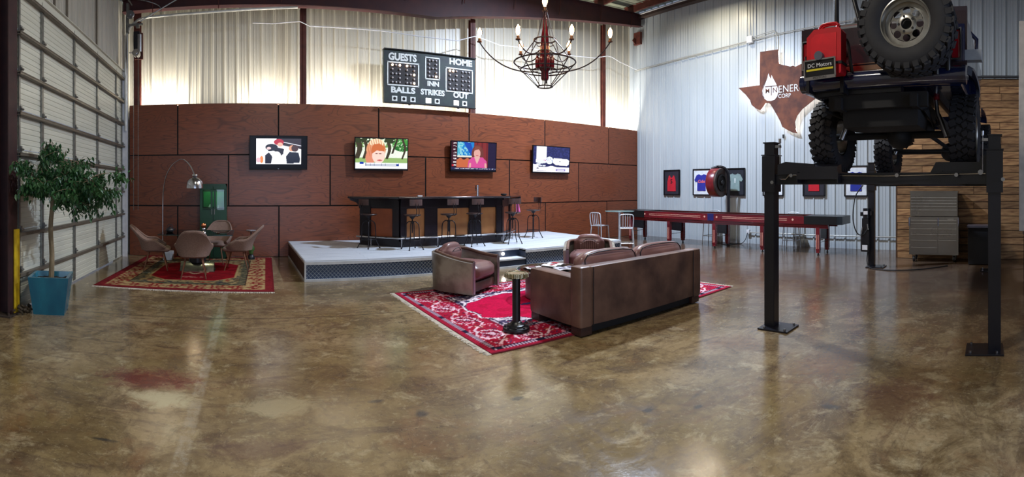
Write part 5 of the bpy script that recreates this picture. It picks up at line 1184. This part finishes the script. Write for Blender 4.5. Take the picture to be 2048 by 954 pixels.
for z0, z1 in ((.18,.50),(.50,.63),(.63,.755),(.755,.87),(.87,.94)): drawer(-.52, -.10, z0, z1)
for y in (.545,-.10,-.545): b = MB(); b.cyl((-.25,y,.80),(-.25,y,.98),.018,10); b.cyl((-.22,y,.82),(-.25,y,.82),.012,6); b.build('bumper_post', CHROME, tc)
for x in (-.16,.16):
    for y in (-.45,.45):
        b = MB(); b.cyl((x,y-.02,.065),(x,y+.02,.065),.064,18); w_ = b.build('caster_wheel', M('caster_rubber', srgb(40,38,40), .6), tc)
        b = MB(); b.box((x,y-.03,.10),(.05,.006,.11)); b.box((x,y+.03,.10),(.05,.006,.11)); b.box((x,y,.155),(.09,.08,.012)); b.cyl((x,y-.035,.065),(x,y+.035,.065),.014,8); b.build('caster_fork', GALV, w_)
b = MB(); b.box((-.198,-.38,1.515),(.004,.14,.018)); b.box((-.23,-.38,.955),(.004,.14,.012)); b.build('name_plate', CHROME, tc)
bn = thing('storage_bin', 'black waist-high storage bin in the shade beside the tool chest', 'bin', (10.35, .18, 0))
b = MB(); b.rbox((0,0,.40),(.50,.62,.78),.03,4); b.build('body', BLACKM, bn, smooth=40)
b = MB(); b.rbox((-.01,0,.81),(.54,.66,.05),.012,3); b.build('lid', M('grey_lid', srgb(84,80,88), .4), bn)
wbn = thing('work_bench', 'dark workbench with a grey metal top at the far right edge', 'bench', (7.9, -1.05, 0))
b = MB(); b.rbox((0,0,.88),(.6,1.0,.06),.008,2); b.build('top', M('bench_top', srgb(150,146,152), .35, .6), wbn)
for x in (-.26,.26):
    for y in (-.45,.45): b = MB(); b.box((x,y,.42),(.06,.06,.85)); b.build('leg', BLACKM, wbn)
b = MB(); b.box((0,0,.25),(.56,.96,.03)); b.box((-.27,.05,.55),(.02,.8,.55)); b.build('shelf_and_skirt', BLACKM, wbn)
dp = thing('hanging_panel', 'tall pale panel standing at the far right edge above the bench', 'panel', (7.9, -1.02, .92))
b = MB(); b.rbox((0,0,1.75),(.05,1.1,3.5),.01,2); b.build('sheet', M('pale_panel', srgb(206,198,190), .5), dp)
b = MB(); b.box((-.03,.35,.02),(.10,.06,.04)); b.box((-.03,-.35,.02),(.10,.06,.04)); b.build('foot_clamp', BLACKM, dp)
# ================================================================ FOUR-POST LIFT
LIFT = M('lift_black_paint', srgb(26,26,34), .30, c2=srgb(20,20,28), scale=3, rvar=.05)
lf_ = thing('car_lift', 'black four-post car lift holding up the jeep', 'car lift', (0,0,0))
RZ = 1.80
posts = ((5.03, 2.50, -1), (4.80, -.04, 1), (9.62, 2.46, -1), (9.45, -.08, 1))
for k, (x, y, s) in enumerate(posts):
    b = MB(); h_ = 1.98; w2 = .060
    b.box((x-w2, y, h_/2),(.012,.124,h_)); b.box((x+w2, y, h_/2),(.012,.124,h_)); b.box((x, y+s*w2, h_/2),(.124,.012,h_)); b.box((x,y,h_/2),(.10,.10,h_)); p = b.build('post', LIFT, lf_)
    b = MB(); b.rbox((x-.02, y+s*.10, .010),(.34,.38,.02),.005,2); b.build('base_plate', LIFT, p)
    b = MB()
    for q in ((-.15,-.02),(-.15,.24),(.11,-.02),(.11,.24)): b.cyl((x+q[0],y+s*q[1],.02),(x+q[0],y+s*q[1],.04),.014,6)
    b.build('anchor_bolt', STEEL, p)
    b = MB(); b.box((x, y, 1.80),(.175,.165,.42)); b.box((x,y,2.02),(.19,.18,.012)); b.build('carriage_sleeve', LIFT, lf_)
    b = MB(); b.box((x, y, 2.09),(.125,.125,.14)); b.box((x,y,2.165),(.15,.15,.014)); b.build('post_cap', LIFT, lf_)
    b = MB(); d = s*.12; b.cyl((x-.02, y+d, 1.72),(x-.02, y+d, 2.20),.007,6); b.cyl((x-.02,y+d,2.16),(x-.02,y+d,2.21),.016,8); b.box((x-.02,y+d*.8,2.12),(.05,.06,.03)); b.build('lock_rod', STEEL, lf_)
def beam(p, q, z0, z1, th, name):
    p, q = Vector(p), Vector(q); d = q-p; a = atan2(d.y, d.x); c = (p+q)/2
    b = MB(); b.box((c.x, c.y, (z0+z1)/2),(d.length, th, z1-z0),(0,0,a)); b.box((c.x, c.y, z1),(d.length, th+.02, .010),(0,0,a)); b.box((c.x, c.y, z0),(d.length, th+.02, .010),(0,0,a)); return b.build(name, LIFT, lf_)
beam((5.03,2.42),(4.80,-.05),1.68,1.79,.11,'crossbeam'); beam((9.62,2.38),(9.45,0),1.68,1.79,.11,'crossbeam')
for y0 in (1.78, .20):
    b = MB(); b.box((7.25, y0+.06, 1.765),(4.9,.46,.07)); b.box((7.25, y0+.06+.235, 1.75),(4.9,.012,.12)); b.box((7.25, y0+.06-.235, 1.75),(4.9,.012,.12)); r = b.build('runway', LIFT, lf_)
    b = MB(); b.prism([(4.84,1.80),(4.84,1.87),(4.98,1.90),(5.0,1.80)], y0-.16, y0+.28, 'xz'); b.build('wheel_stop', LIFT, r)
b = MB(); b.prism([(2.34,1.79),(2.34,1.90),(2.24,1.93),(1.9,1.90),(1.82,1.79)][::-1], 4.86, 4.88, 'yz'); b.build('end_plate', LIFT, lf_)
b = MB(); b.prism([(.62,1.79),(.56,1.90),(.12,1.90),(.08,1.97),(-.02,1.98),(-.06,1.79)], 4.83, 4.85, 'yz'); b.build('end_plate', LIFT, lf_)
b = MB(); b.tube([(4.95,2.37,1.74),(4.93,2.27,1.735),(4.92,2.22,1.78),(4.90,1.9,1.775),(4.80,1.1,1.76),(4.73,.05,1.78)], .007, 6); b.build('hydraulic_line', CHROME, lf_)
for y, z in ((2.17,1.775),(1.98,1.765),(.95,1.765),(.34,1.765),(.10,1.79),(2.42,1.70),(-.12,1.72)):
    x = 4.97-(2.42-y)*.093-.075; b = MB(); b.cyl((x,y,z),(x-.02,y,z),.02 if z < 1.79 else .026,12); b.build('pulley_bolt', STEEL, lf_)
pu = MB(); pu.cyl((9.50,2.54,1.02),(9.50,2.54,1.22),.075,16); pu.rbox((9.50,2.55,.88),(.17,.14,.28),.01,3); pu.rbox((9.48,2.55,.55),(.16,.18,.44),.01,3); pu.box((9.50,2.64,1.10),(.1,.04,.08)); pu.box((9.50,2.44,1.12),(.1,.04,.08))
pu = pu.build('power_unit', BLACK, lf_, smooth=40)
b = MB(); b.box((9.418,2.54,1.13),(.004,.09,.07)); b.build('rating_label', WHITE, pu)
b = MB(); b.box((9.398,2.55,.42),(.004,.11,.10)); b.build('warning_label', WHITE, pu)
b = MB(); b.cyl((9.41,2.50,.90),(9.40,2.48,.78),.014,6); b.cyl((9.41,2.60,.84),(9.38,2.62,.70),.014,6); b.build('release_lever', CHROME, pu)
b = MB(); b.tube(smoothpts([(9.45,2.60,1.70),(9.42,2.76,1.45),(9.40,2.80,1.0),(9.40,2.72,.72),(9.40,2.58,.68),(9.41,2.48,.84)],5), .012, 6); b.build('hydraulic_hose', BLACKM, lf_)
b = MB(); b.tube(smoothpts([(9.45,2.5,.33),(9.40,2.5,.12),(9.30,2.38,.014),(9.2,1.9,.014),(9.4,1.4,.014),(9.9,.9,.014)],5), .011, 6); o = b.build('power_cord', BLACKM); tag(o, 'black cord lying on the floor from the lift post towards the tool chest', 'cord')

# ================================================================ JEEP ON THE LIFT (rear towards us)
jp = thing('jeep', 'dark open-topped jeep on big mud tyres raised on the black lift', 'car', (5.22, 1.06, RZ+.005), radians(-3))
NAVY = M('dark_navy_paint', srgb(18,28,66), .18, coat=.8, c2=srgb(14,20,50)); MAR = M('dark_tailgate', srgb(40,24,34), .25, coat=.5)
RUB = M('tyre_rubber', srgb(32,32,38), .75, c2=srgb(24,24,30), scale=10); RIM = M('machined_rim', srgb(190,188,184), .28, 1., c2=srgb(160,156,150))
def tyre(name, R, W_, loc, axis, parent, rim_side):
    """axis 'y' = road wheel, 'x' = spare; local lathe round its axis"""
    b = MB(); pr_ = [(R*.50,-W_*.36),(R*.56,-W_*.46),(R*.72,-W_*.52),(R*.88,-W_*.50),(R*.955,-W_*.42),(R*.965,0),(R*.955,W_*.42),(R*.88,W_*.50),(R*.72,W_*.52),(R*.56,W_*.46),(R*.50,W_*.36)]
    b.lathe(pr_, 44, axis=axis); t = b.build(name, RUB, parent, smooth=50, loc=loc)
    b = MB(); n = 30
    def put(ang, off, sz, tw):
        A = Matrix.Rotation(ang, 4, axis.upper()); v = (0, off, R*.985) if axis == 'y' else (off, 0, R*.985)
        d = sz if axis == 'y' else (sz[1], sz[0], sz[2]); b.T = A @ Matrix.Translation(v) @ Matrix.Rotation(tw, 4, 'Z'); b.box((0,0,0), d)
    for k in range(n):
        a = 2*pi*k/n
        for s in (-1, 1):
            put(a+(.05 if s > 0 else -.05), s*W_*.36, (R*.15, W_*.26, R*.05), s*.35); put(a+(.1 if s > 0 else 0), s*W_*.12, (R*.13, W_*.22, R*.045), -s*.5)
            A = Matrix.Rotation(a+.05*s, 4, axis.upper()); b.T = A @ Matrix.Translation((0, s*W_*.50, R*.90) if axis == 'y' else (s*W_*.50, 0, R*.90)); b.box((0,0,0), (R*.12,.010,R*.12) if axis == 'y' else (.010,R*.12,R*.12))
    b.T = Matrix.Identity(4); o = b.build('tread_blocks', RUB, t); tag(o, kind='stuff')
    s = rim_side; r0 = R*.52
    b = MB(); b.lathe([(r0,s*W_*.30),(r0*1.02,s*W_*.42),(r0*.97,s*W_*.43),(r0*.93,s*W_*.36),(r0*.90,s*W_*.10),(r0*.90,-s*W_*.35)], 40, axis=axis); b.lathe([(r0*.90,s*W_*.16),(r0*.72,s*W_*.20),(r0*.69,s*W_*.20)], 40, axis=axis)
    b.lathe([(r0*.40,s*W_*.21),(r0*.30,s*W_*.25),(r0*.22,s*W_*.25),(r0*.22,s*W_*.1)], 40, axis=axis)
    for k in range(8):      # webs between the eight round holes
        a0 = 2*pi*(k+.5)/8; 
        for rr0, rr1, wd0, wd1 in ((r0*.39,r0*.71,.13,.10),):
            pts = [];
            for q, r_ in enumerate([rr0+(rr1-rr0)*i/6 for i in range(7)]):
                half = (.20+.22*abs(i_-3)**2/9) if False else 0
            web = []
            for i in range(7):
                r_ = rr0+(rr1-rr0)*i/6; hole = r0*.155; dc = r_-r0*.55; hw = sqrt(max(0, hole**2-dc**2)); ang = pi/8-math.asin(min(.99, hw/r_)); web.append((r_, ang))
            for (ra, aa), (rb_, ab) in zip(web[:-1], web[1:]):
                vs = []
                for r_, an in ((ra,-aa),(ra,aa),(rb_,ab),(rb_,-ab)):
                    x_, y_ = r_*cos(a0+an), r_*sin(a0+an); hgt = s*W_*.205; vs.append((x_, hgt, y_) if axis == 'y' else (hgt, x_, y_))
                b.add(vs, [(0,1,2,3),(3,2,1,0)])
    b.build('rim', RIM, t, smooth=50)
    b = MB(); A_ = 'y' if axis == 'y' else 'x'; 
    def pos(r_, a_, h): return (r_*cos(a_), h, r_*sin(a_)) if axis == 'y' else (h, r_*cos(a_), r_*sin(a_))
    for k in range(5): b.cyl(pos(r0*.31, k*2*pi/5, s*W_*.24), pos(r0*.31, k*2*pi/5, s*W_*.26), .012, 6)
    b.cyl(pos(0,0,s*W_*.05), pos(0,0,s*W_*.07), r0*.23, 20); b.build('hub_bore', BLACKM, t)
    return t
for x in (0, 2.42):
    for s in (-1, 1): tyre('wheel', .42, .265, (x, .74 if s > 0 else -.79, .42), 'y', jp, s)
sp = tyre('spare_wheel', .42, .30, (-1.10, -.40, 1.245), 'x', jp, -1)
# body tub, tailgate, fenders, bonnet
b = MB(); side = [(-.62,.96),(-.60,1.48),(-.30,1.50),(.55,1.42),(1.35,1.44),(1.35,.80),(.62,.80),(.50,.98),(.18,1.10),(-.28,1.06),(-.44,.90)]
for s in (-1, 1): b.prism(side[::-1], s*.86, s*.80, 'xz')
b.box((.35,0,.84),(1.95,1.62,.05)); b.box((1.34,0,1.12),(.03,1.62,.6)); b.box((.2,.62,1.0),(.9,.34,.3)); b.box((.2,-.62,1.0),(.9,.34,.3)); b.build('tub', NAVY, jp)
b = MB(); b.box((-.615,0,1.20),(.04,1.20,.50)); b.box((-.62,.72,1.22),(.05,.26,.54)); b.box((-.62,-.74,1.26),(.05,.26,.62)); b.build('tailgate', MAR, jp)
b = MB(); b.tube([(-.60,-.85,1.50),(-.60,.85,1.47)], .028, 8); b.box((-.58,.15,1.46),(.10,1.2,.03)); b.build('tailgate_rail', CHROME, jp)
b = MB(); b.box((-.648,.22,1.03),(.006,.62,.05)); b.box((-.648,.22,1.075),(.006,.62,.008)); b.box((-.66,.40,1.19),(.02,.12,.05)); b.build('bright_strip', M('bronze_strip', srgb(150,118,100), .25, .9), jp)
b = MB(); b.rbox((-.635,-.80,1.22),(.06,.10,.36),.012,4); b.build('corner_panel', NAVY, jp)
for s in (-1, 1):
    b = MB(); b.rbox((-.672,s*.765,1.20),(.03,.085,.27),.012,4); tl = b.build('taillight', M('red_lens', srgb(150,20,34), .15, coat=.5), jp)
    b = MB()
    for q in (((-.68,s*.765,1.345),(.04,.11,.014)),((-.68,s*.765,1.055),(.04,.11,.014)),((-.68,s*.765+.05,1.20),(.04,.012,.30)),((-.68,s*.765-.05,1.20),(.04,.012,.30))): b.box(*q)
    b.build('lamp_surround', CHROME, tl)
    b = MB(); b.shell(lambda u, v, s=s: (.52*cos(pi*u)*-1+.02, s*(.80+.10*v), .98+.13*sin(pi*u)**.6-.06*v), 14, 2, .02); b.build('fender_flare', M('grey_flare', srgb(80,84,94), .4), jp, smooth=50)
    b = MB(); b.shell(lambda u, v, s=s: (2.42+.55*cos(pi*u)*-1, s*(.60+.24*v), .98+.10*sin(pi*u)**.6-.04*v), 14, 2, .02); b.build('front_fender', NAVY, jp, smooth=50)
b = MB(); b.rbox((2.10,0,1.16),(1.45,1.16,.40),.06,5); b.box((2.84,0,1.08),(.05,1.15,.5)); b.build('bonnet', NAVY, jp, smooth=50)
b = MB(); b.box((-.60,-.93,1.10),(.10,.16,.10)); b.build('side_step_plate', M('pale_plate', srgb(150,156,166), .4), jp)
b = MB()
for p in ([(1.32,-.72,1.42),(1.25,-.70,1.95),(1.25,.70,1.95),(1.32,.72,1.42)],): b.tube(smoothpts(p,4), .03, 8)
b.build('windscreen_frame', NAVY, jp, smooth=60)
b = MB(); b.box((1.27,0,1.72),(.008,1.36,.44)); b.build('windscreen', GLASS, jp)
for pts in ([(-.52,.50,1.45),(-.52,.50,2.0),(-.30,.50,2.16),(.6,.50,2.18),(.62,.50,1.45)],[(-.52,-.50,1.45),(-.52,-.50,2.0),(-.30,-.50,2.16),(.6,-.50,2.18),(.62,-.50,1.45)],[(-.40,.50,2.08),(-.40,-.50,2.08)],[(.6,.50,2.18),(.6,-.50,2.18)],[(-.52,.22,1.45),(-.50,.38,2.0)]):
    b = MB(); b.tube(smoothpts(pts,3) if len(pts) > 2 else pts, .028, 8); b.build('roll_bar', BLACK, jp, smooth=60)
for s in (-1, 1):
    b = MB(); b.rbox((.45,s*.38,1.35),(.42,.42,.14),.05,5); b.rbox((.22,s*.38,1.62),(.12,.42,.52),.05,5); b.build('seat', BLACKM, jp, smooth=60)
# tube bumper, tyre carrier and their brackets
b = MB(); b.cyl((-.80,-.86,.875),(-.80,.72,.875),.085,20); b.cyl((-.80,-.88,.875),(-.80,-.85,.875),.09,20); b.cyl((-.80,.71,.875),(-.80,.76,.875),.09,20); b.build('rear_bumper', NAVY, jp, smooth=40)
b = MB(); b.box((-.80,.30,.865),(.20,.035,.24)); b.box((-.80,.66,.88),(.20,.03,.22)); b.box((-.70,.2,.78),(.12,.9,.06)); b.build('bumper_bracket', BLACK, jp)
b = MB(); b.tube([(-.86,-.72,.90),(-.90,-.72,1.10),(-.92,-.66,1.10),(-.92,.0,1.14)], .024, 8); b.tube([(-.88,-.72,.99),(-.90,-.30,1.0),(-.90,-.10,1.02)], .020, 8); b.tube([(-.9,-.62,.86),(-.93,-.62,1.18)], .022, 8); b.build('tyre_carrier', BLACK, jp, smooth=60)
b = MB(); b.tube([(-.92,-.58,.86),(-.94,-.20,.86),(-.94,-.10,.96),(-.92,-.62,.98)], .014, 6); b.cyl((-.95,-.40,1.245),(-.62,-.40,1.245),.05,10); b.build('carrier_arm', BLACK, jp)
b = MB(); b.tube(smoothpts([(-.80,.22,.90),(-.88,.22,1.05),(-.90,.24,1.22),(-.86,.32,1.30)],4), .018, 8); b.tube([(-.80,.64,.90),(-.90,.66,.96),(-.94,.66,1.12)], .014, 6); b.box((-.89,.44,.955),(.18,.34,.016)); b.build('can_rack', BLACK, jp)
# licence plate
pl = MB(); pl.rbox((0,0,0),(.012,.30,.155),.004,2); pl = pl.build('number_plate', M('plate_black', srgb(18,16,20), .3), jp, loc=(-1.10, .44, .945), rot=(radians(-2),0,0))
b = MB()
for q in (((-.008,0,.082),(.012,.315,.014)),((-.008,0,-.088),(.012,.315,.030)),((-.008,.155,0),(.012,.014,.17)),((-.008,-.155,0),(.012,.014,.17))): b.box(*q)
b.build('plate_frame', M('plate_frame', srgb(150,146,146), .3, .8), pl)
text('plate_lettering', 'DC Motors', .052, WHITE, pl, facing_right(-.009, 0, .030), extr=.001)
b = MB(); b.box((-.008,0,-.010),(.004,.27,.018)); b.build('plate_stripe', M('plate_yellow', srgb(206,190,40), .5), pl)
text('plate_lettering', 'MOTORS', .026, BLACKM, pl, facing_right(-.0145, 0, -.088), extr=.0006, sx=1.3)
# jerry can
jc = thing('jerry_can', 'red metal jerry can strapped upright on the back of the jeep', 'jerry can', (4.25, 1.53, RZ+.90), radians(-3))
REDC = M('red_can_paint', srgb(190,22,36), .35, c2=srgb(164,16,30), scale=5)
b = MB(); pf = [(-.165,0),(.165,0),(.175,.02),(.175,.36),(.10,.43),(-.15,.43),(-.175,.40),(-.175,.02)]; b.prism([(p[0], p[1]) for p in pf][::-1], -.07, .07, 'yz'); b.build('body', REDC, jc)
b = MB(); b.tube(smoothpts([(0,-.12,.43),(0,-.12,.475),(0,.02,.475),(0,.06,.43)],3), .014, 6); b.tube(smoothpts([(-.04,-.12,.43),(-.04,-.12,.475),(-.04,.02,.475),(-.04,.06,.43)],3), .012, 6); b.build('handle', REDC, jc)
b = MB(); b.prism([(-.13,.05),(.13,.05),(.13,.34),(.08,.38),(-.13,.38)][::-1], -.076, -.066, 'yz'); b.build('pressed_panel', M('red_panel', srgb(206,26,40), .35), jc)
b = MB(); b.cyl((-.075,.03,.165),(-.13,.03,.165),.042,16); b.build('knob', M('grey_knob', srgb(84,86,100), .4), jc, smooth=40)
b = MB(); b.box((0,0,.10),(.155,.365,.025)); b.build('strap', BLACKM, jc)
# chassis
b = MB(); b.box((.9,.38,.66),(3.4,.07,.12)); b.box((.9,-.38,.66),(3.4,.07,.12)); b.box((-.70,0,.68),(.08,1.0,.14)); b.build('frame_rail', BLACKM, jp)
b = MB(); b.rbox((-.38,0,.60),(.52,.80,.34),.04,4); b.rbox((.75,0,.62),(.9,.5,.22),.03,3); b.build('fuel_tank', BLACKM, jp, smooth=40)
for x, dy in ((0,-.05),(2.42,-.28)):
    b = MB(); b.cyl((x,-.78,.42),(x,.78,.42),.042,12); b.build('axle_tube', BLACKM, jp)
    b = MB(); b.lathe([(.0,-.17),(.06,-.16),(.13,-.08),(.15,0),(.13,.08),(.06,.16),(0,.17)], 18, (x,dy,.41), axis='x'); b.build('differential', BLACKM, jp, smooth=50)
    for s in (-1, 1):
        b = MB(); b.cyl((x-.12,s*.60,.38),(x-.10,s*.50,.62),.03,10); b.cyl((x-.10,s*.50,.60),(x-.08,s*.46,.86),.024,10)
        b.build('shock_absorber', STEEL, jp, smooth=40); b = MB(); b.cyl((x-.09,s*.485,.78),(x-.08,s*.455,.92),.034,10); b.build('shock_boot', M('red_boot', srgb(150,24,34), .5), jp)
        b = MB()
        for k in range(4): b.tube([(x-.55+.05*k,s*.44,.60+.012*k),(x,s*.44,.49-.0*k-.012*k+.03),(x+.5-.05*k,s*.44,.60+.012*k)], .014, 5)
        o = b.build('leaf_spring', BLACKM, jp); tag(o, kind='stuff')
b = MB(); b.tube([(.0,-.05,.45),(1.0,-.1,.60),(2.42,-.28,.45)], .03, 8); b.tube([(-.75,.55,.62),(.2,.52,.60),(1.4,.4,.6)], .028, 8); b.tube([(2.2,-.6,.40),(2.2,.6,.44)], .018, 6); b.build('drive_shaft', BLACKM, jp)

# ================================================================ CHANDELIER
ch = thing('chandelier', 'huge wrought iron chandelier with dark red glass centre and filament bulbs over the lounge', 'chandelier', (4.14, 5.65, 3.13))
CI = M('wrought_iron', srgb(48,34,36), .5, .4); REDG = M('dark_red_glass', srgb(110,16,30), .12, c2=srgb(70,10,22), coat=.6)
def rg(name, z, R, r=.010): b = MB(); b.ring((0,0,z), R, r, 44, 6); return b.build(name, CI, ch, smooth=60)
rg('bottom_ring', 0, .11); rg('wide_ring', .36, .455, .011); rg('lower_ring', .25, .36); rg('inner_ring', .24, .18, .009); rg('top_ring', .69, .16, .011)
for k in range(8):
    a = k*pi/4+.2; c, s = cos(a), sin(a)
    b = MB(); b.tube([(.11*c,.11*s,0),(.36*c,.36*s,.25),(.455*c,.455*s,.36)], .007, 6); b.tube([(.455*c,.455*s,.36),(.30*c,.30*s,.54),(.16*c,.16*s,.69)], .007, 6) if k % 2 == 0 else b.tube([(.18*c,.18*s,.24),(.20*c,.20*s,.5),(.16*c,.16*s,.69)], .006, 6); b.build('cage_rod', CI, ch, smooth=60)
for k in range(4): a = k*pi/2+.6; b = MB(); b.tube([(.11*cos(a),.11*sin(a),0),(.18*cos(a),.18*sin(a)*1,.24)] if 0 else [(.095*cos(a),.095*sin(a),0),(.095*cos(a),.095*sin(a),.24)], .005, 6); b.build('drop_rod', CI, ch)
b = MB(); prf = [(0,.10),(.05,.10),(.06,.13),(.055,.22),(.09,.26),(.095,.34),(.075,.40),(.085,.46),(.07,.54),(.075,.58),(.06,.66),(.055,.74),(.035,.86),(.022,1.0),(.012,1.12),(0,1.13)]
b.lathe(prf, 24); b.build('red_glass_stem', REDG, ch, smooth=50)
for k in range(7):
    a = 2*pi*k/7; b = MB(); b.lathe([(0,.26),(.026,.27),(.03,.34),(.026,.41),(.012,.45),(0,.46)], 10, (.115*cos(a),.115*sin(a),0)); b.build('glass_bottle', REDG, ch, smooth=60)
b = MB(); b.ring((0,0,.46), .12, .008, 24, 6); b.ring((0,0,.52), .10, .008, 24, 6); b.ring((0,0,.62), .12, .007, 24, 6); o = b.build('collar_ring', CI, ch, smooth=60)
b = MB(); b.cyl((0,0,1.1),(0,0,3.90),.010,8); b.cyl((.02,0,.05),(.05,0,.9),.010,8); b.build('hanging_rod', CI, ch)
b = MB(); b.lathe([(0,0),(.06,0),(.05,.05),(.02,.06),(0,.06)], 18, (0,0,3.80)); b.build('ceiling_rose', CI, ch, smooth=50)
b = MB()
for k in range(4): a = k*pi/2+.3; b.tube([(.16*cos(a),.16*sin(a),.69),(.08*cos(a),.08*sin(a),.95),(.01,0,1.2)], .004, 5)
b.build('chain', CI, ch)
view = atan2(5.65, 4.14)
FIL = M_emit('filament_glow', (1,.55,.24,1), 38); BG = M_glass('bulb_glass', (1,.90,.78,1))
def arm(ang, R, zb, low, nm):
    c, s = cos(ang), sin(ang); b = MB()
    if low: pts = bez((.10*c,.10*s,.22),(.45*c,.45*s,.20),(.75*c,.75*s,.32),(R*c,R*s,zb-.02), 14)
    else: pts = bez((.12*c,.12*s,.50),(.25*c,.25*s,.40),(.42*c,.42*s,.40),(R*c,R*s,zb-.02), 10)
    b.tube(pts, .0095, 7); b.build('arm', CI, ch, smooth=60)
    b = MB(); b.lathe([(0,0),(.034,0),(.036,.012),(.022,.018),(.020,.055),(0,.055)], 14, (R*c,R*s,zb-.02)); b.build('bulb_holder', M('brass_holder', srgb(120,84,60), .4, .8), ch, smooth=50)
    b = MB(); z0 = zb+.035; b.lathe([(.014,z0),(.020,z0+.02),(.044,z0+.07),(.042,z0+.11),(.022,z0+.15),(0,z0+.16)], 14, (R*c,R*s,0)); bl = b.build('bulb', BG, ch, smooth=60)
    b = MB(); b.lathe([(0,z0+.015),(.008,z0+.02),(.032,z0+.06),(.031,z0+.105),(.014,z0+.14),(0,z0+.145)], 12, (R*c,R*s,0)); b.build('filament', FIL, bl)
    L_ = lamp('chandelier_bulb_light', 'POINT', (4.14+R*c, 5.65+R*s, 3.13+z0+.15), 3.2, (1,.74,.48), .04)
for k, R in ((0,.97),(1,1.15),(2,.97),(3,.92)): arm(view+pi/2+k*pi/2, R, .70, True, k)
for k in range(4): arm(view+pi/4+k*pi/2, .53, .60, False, k)
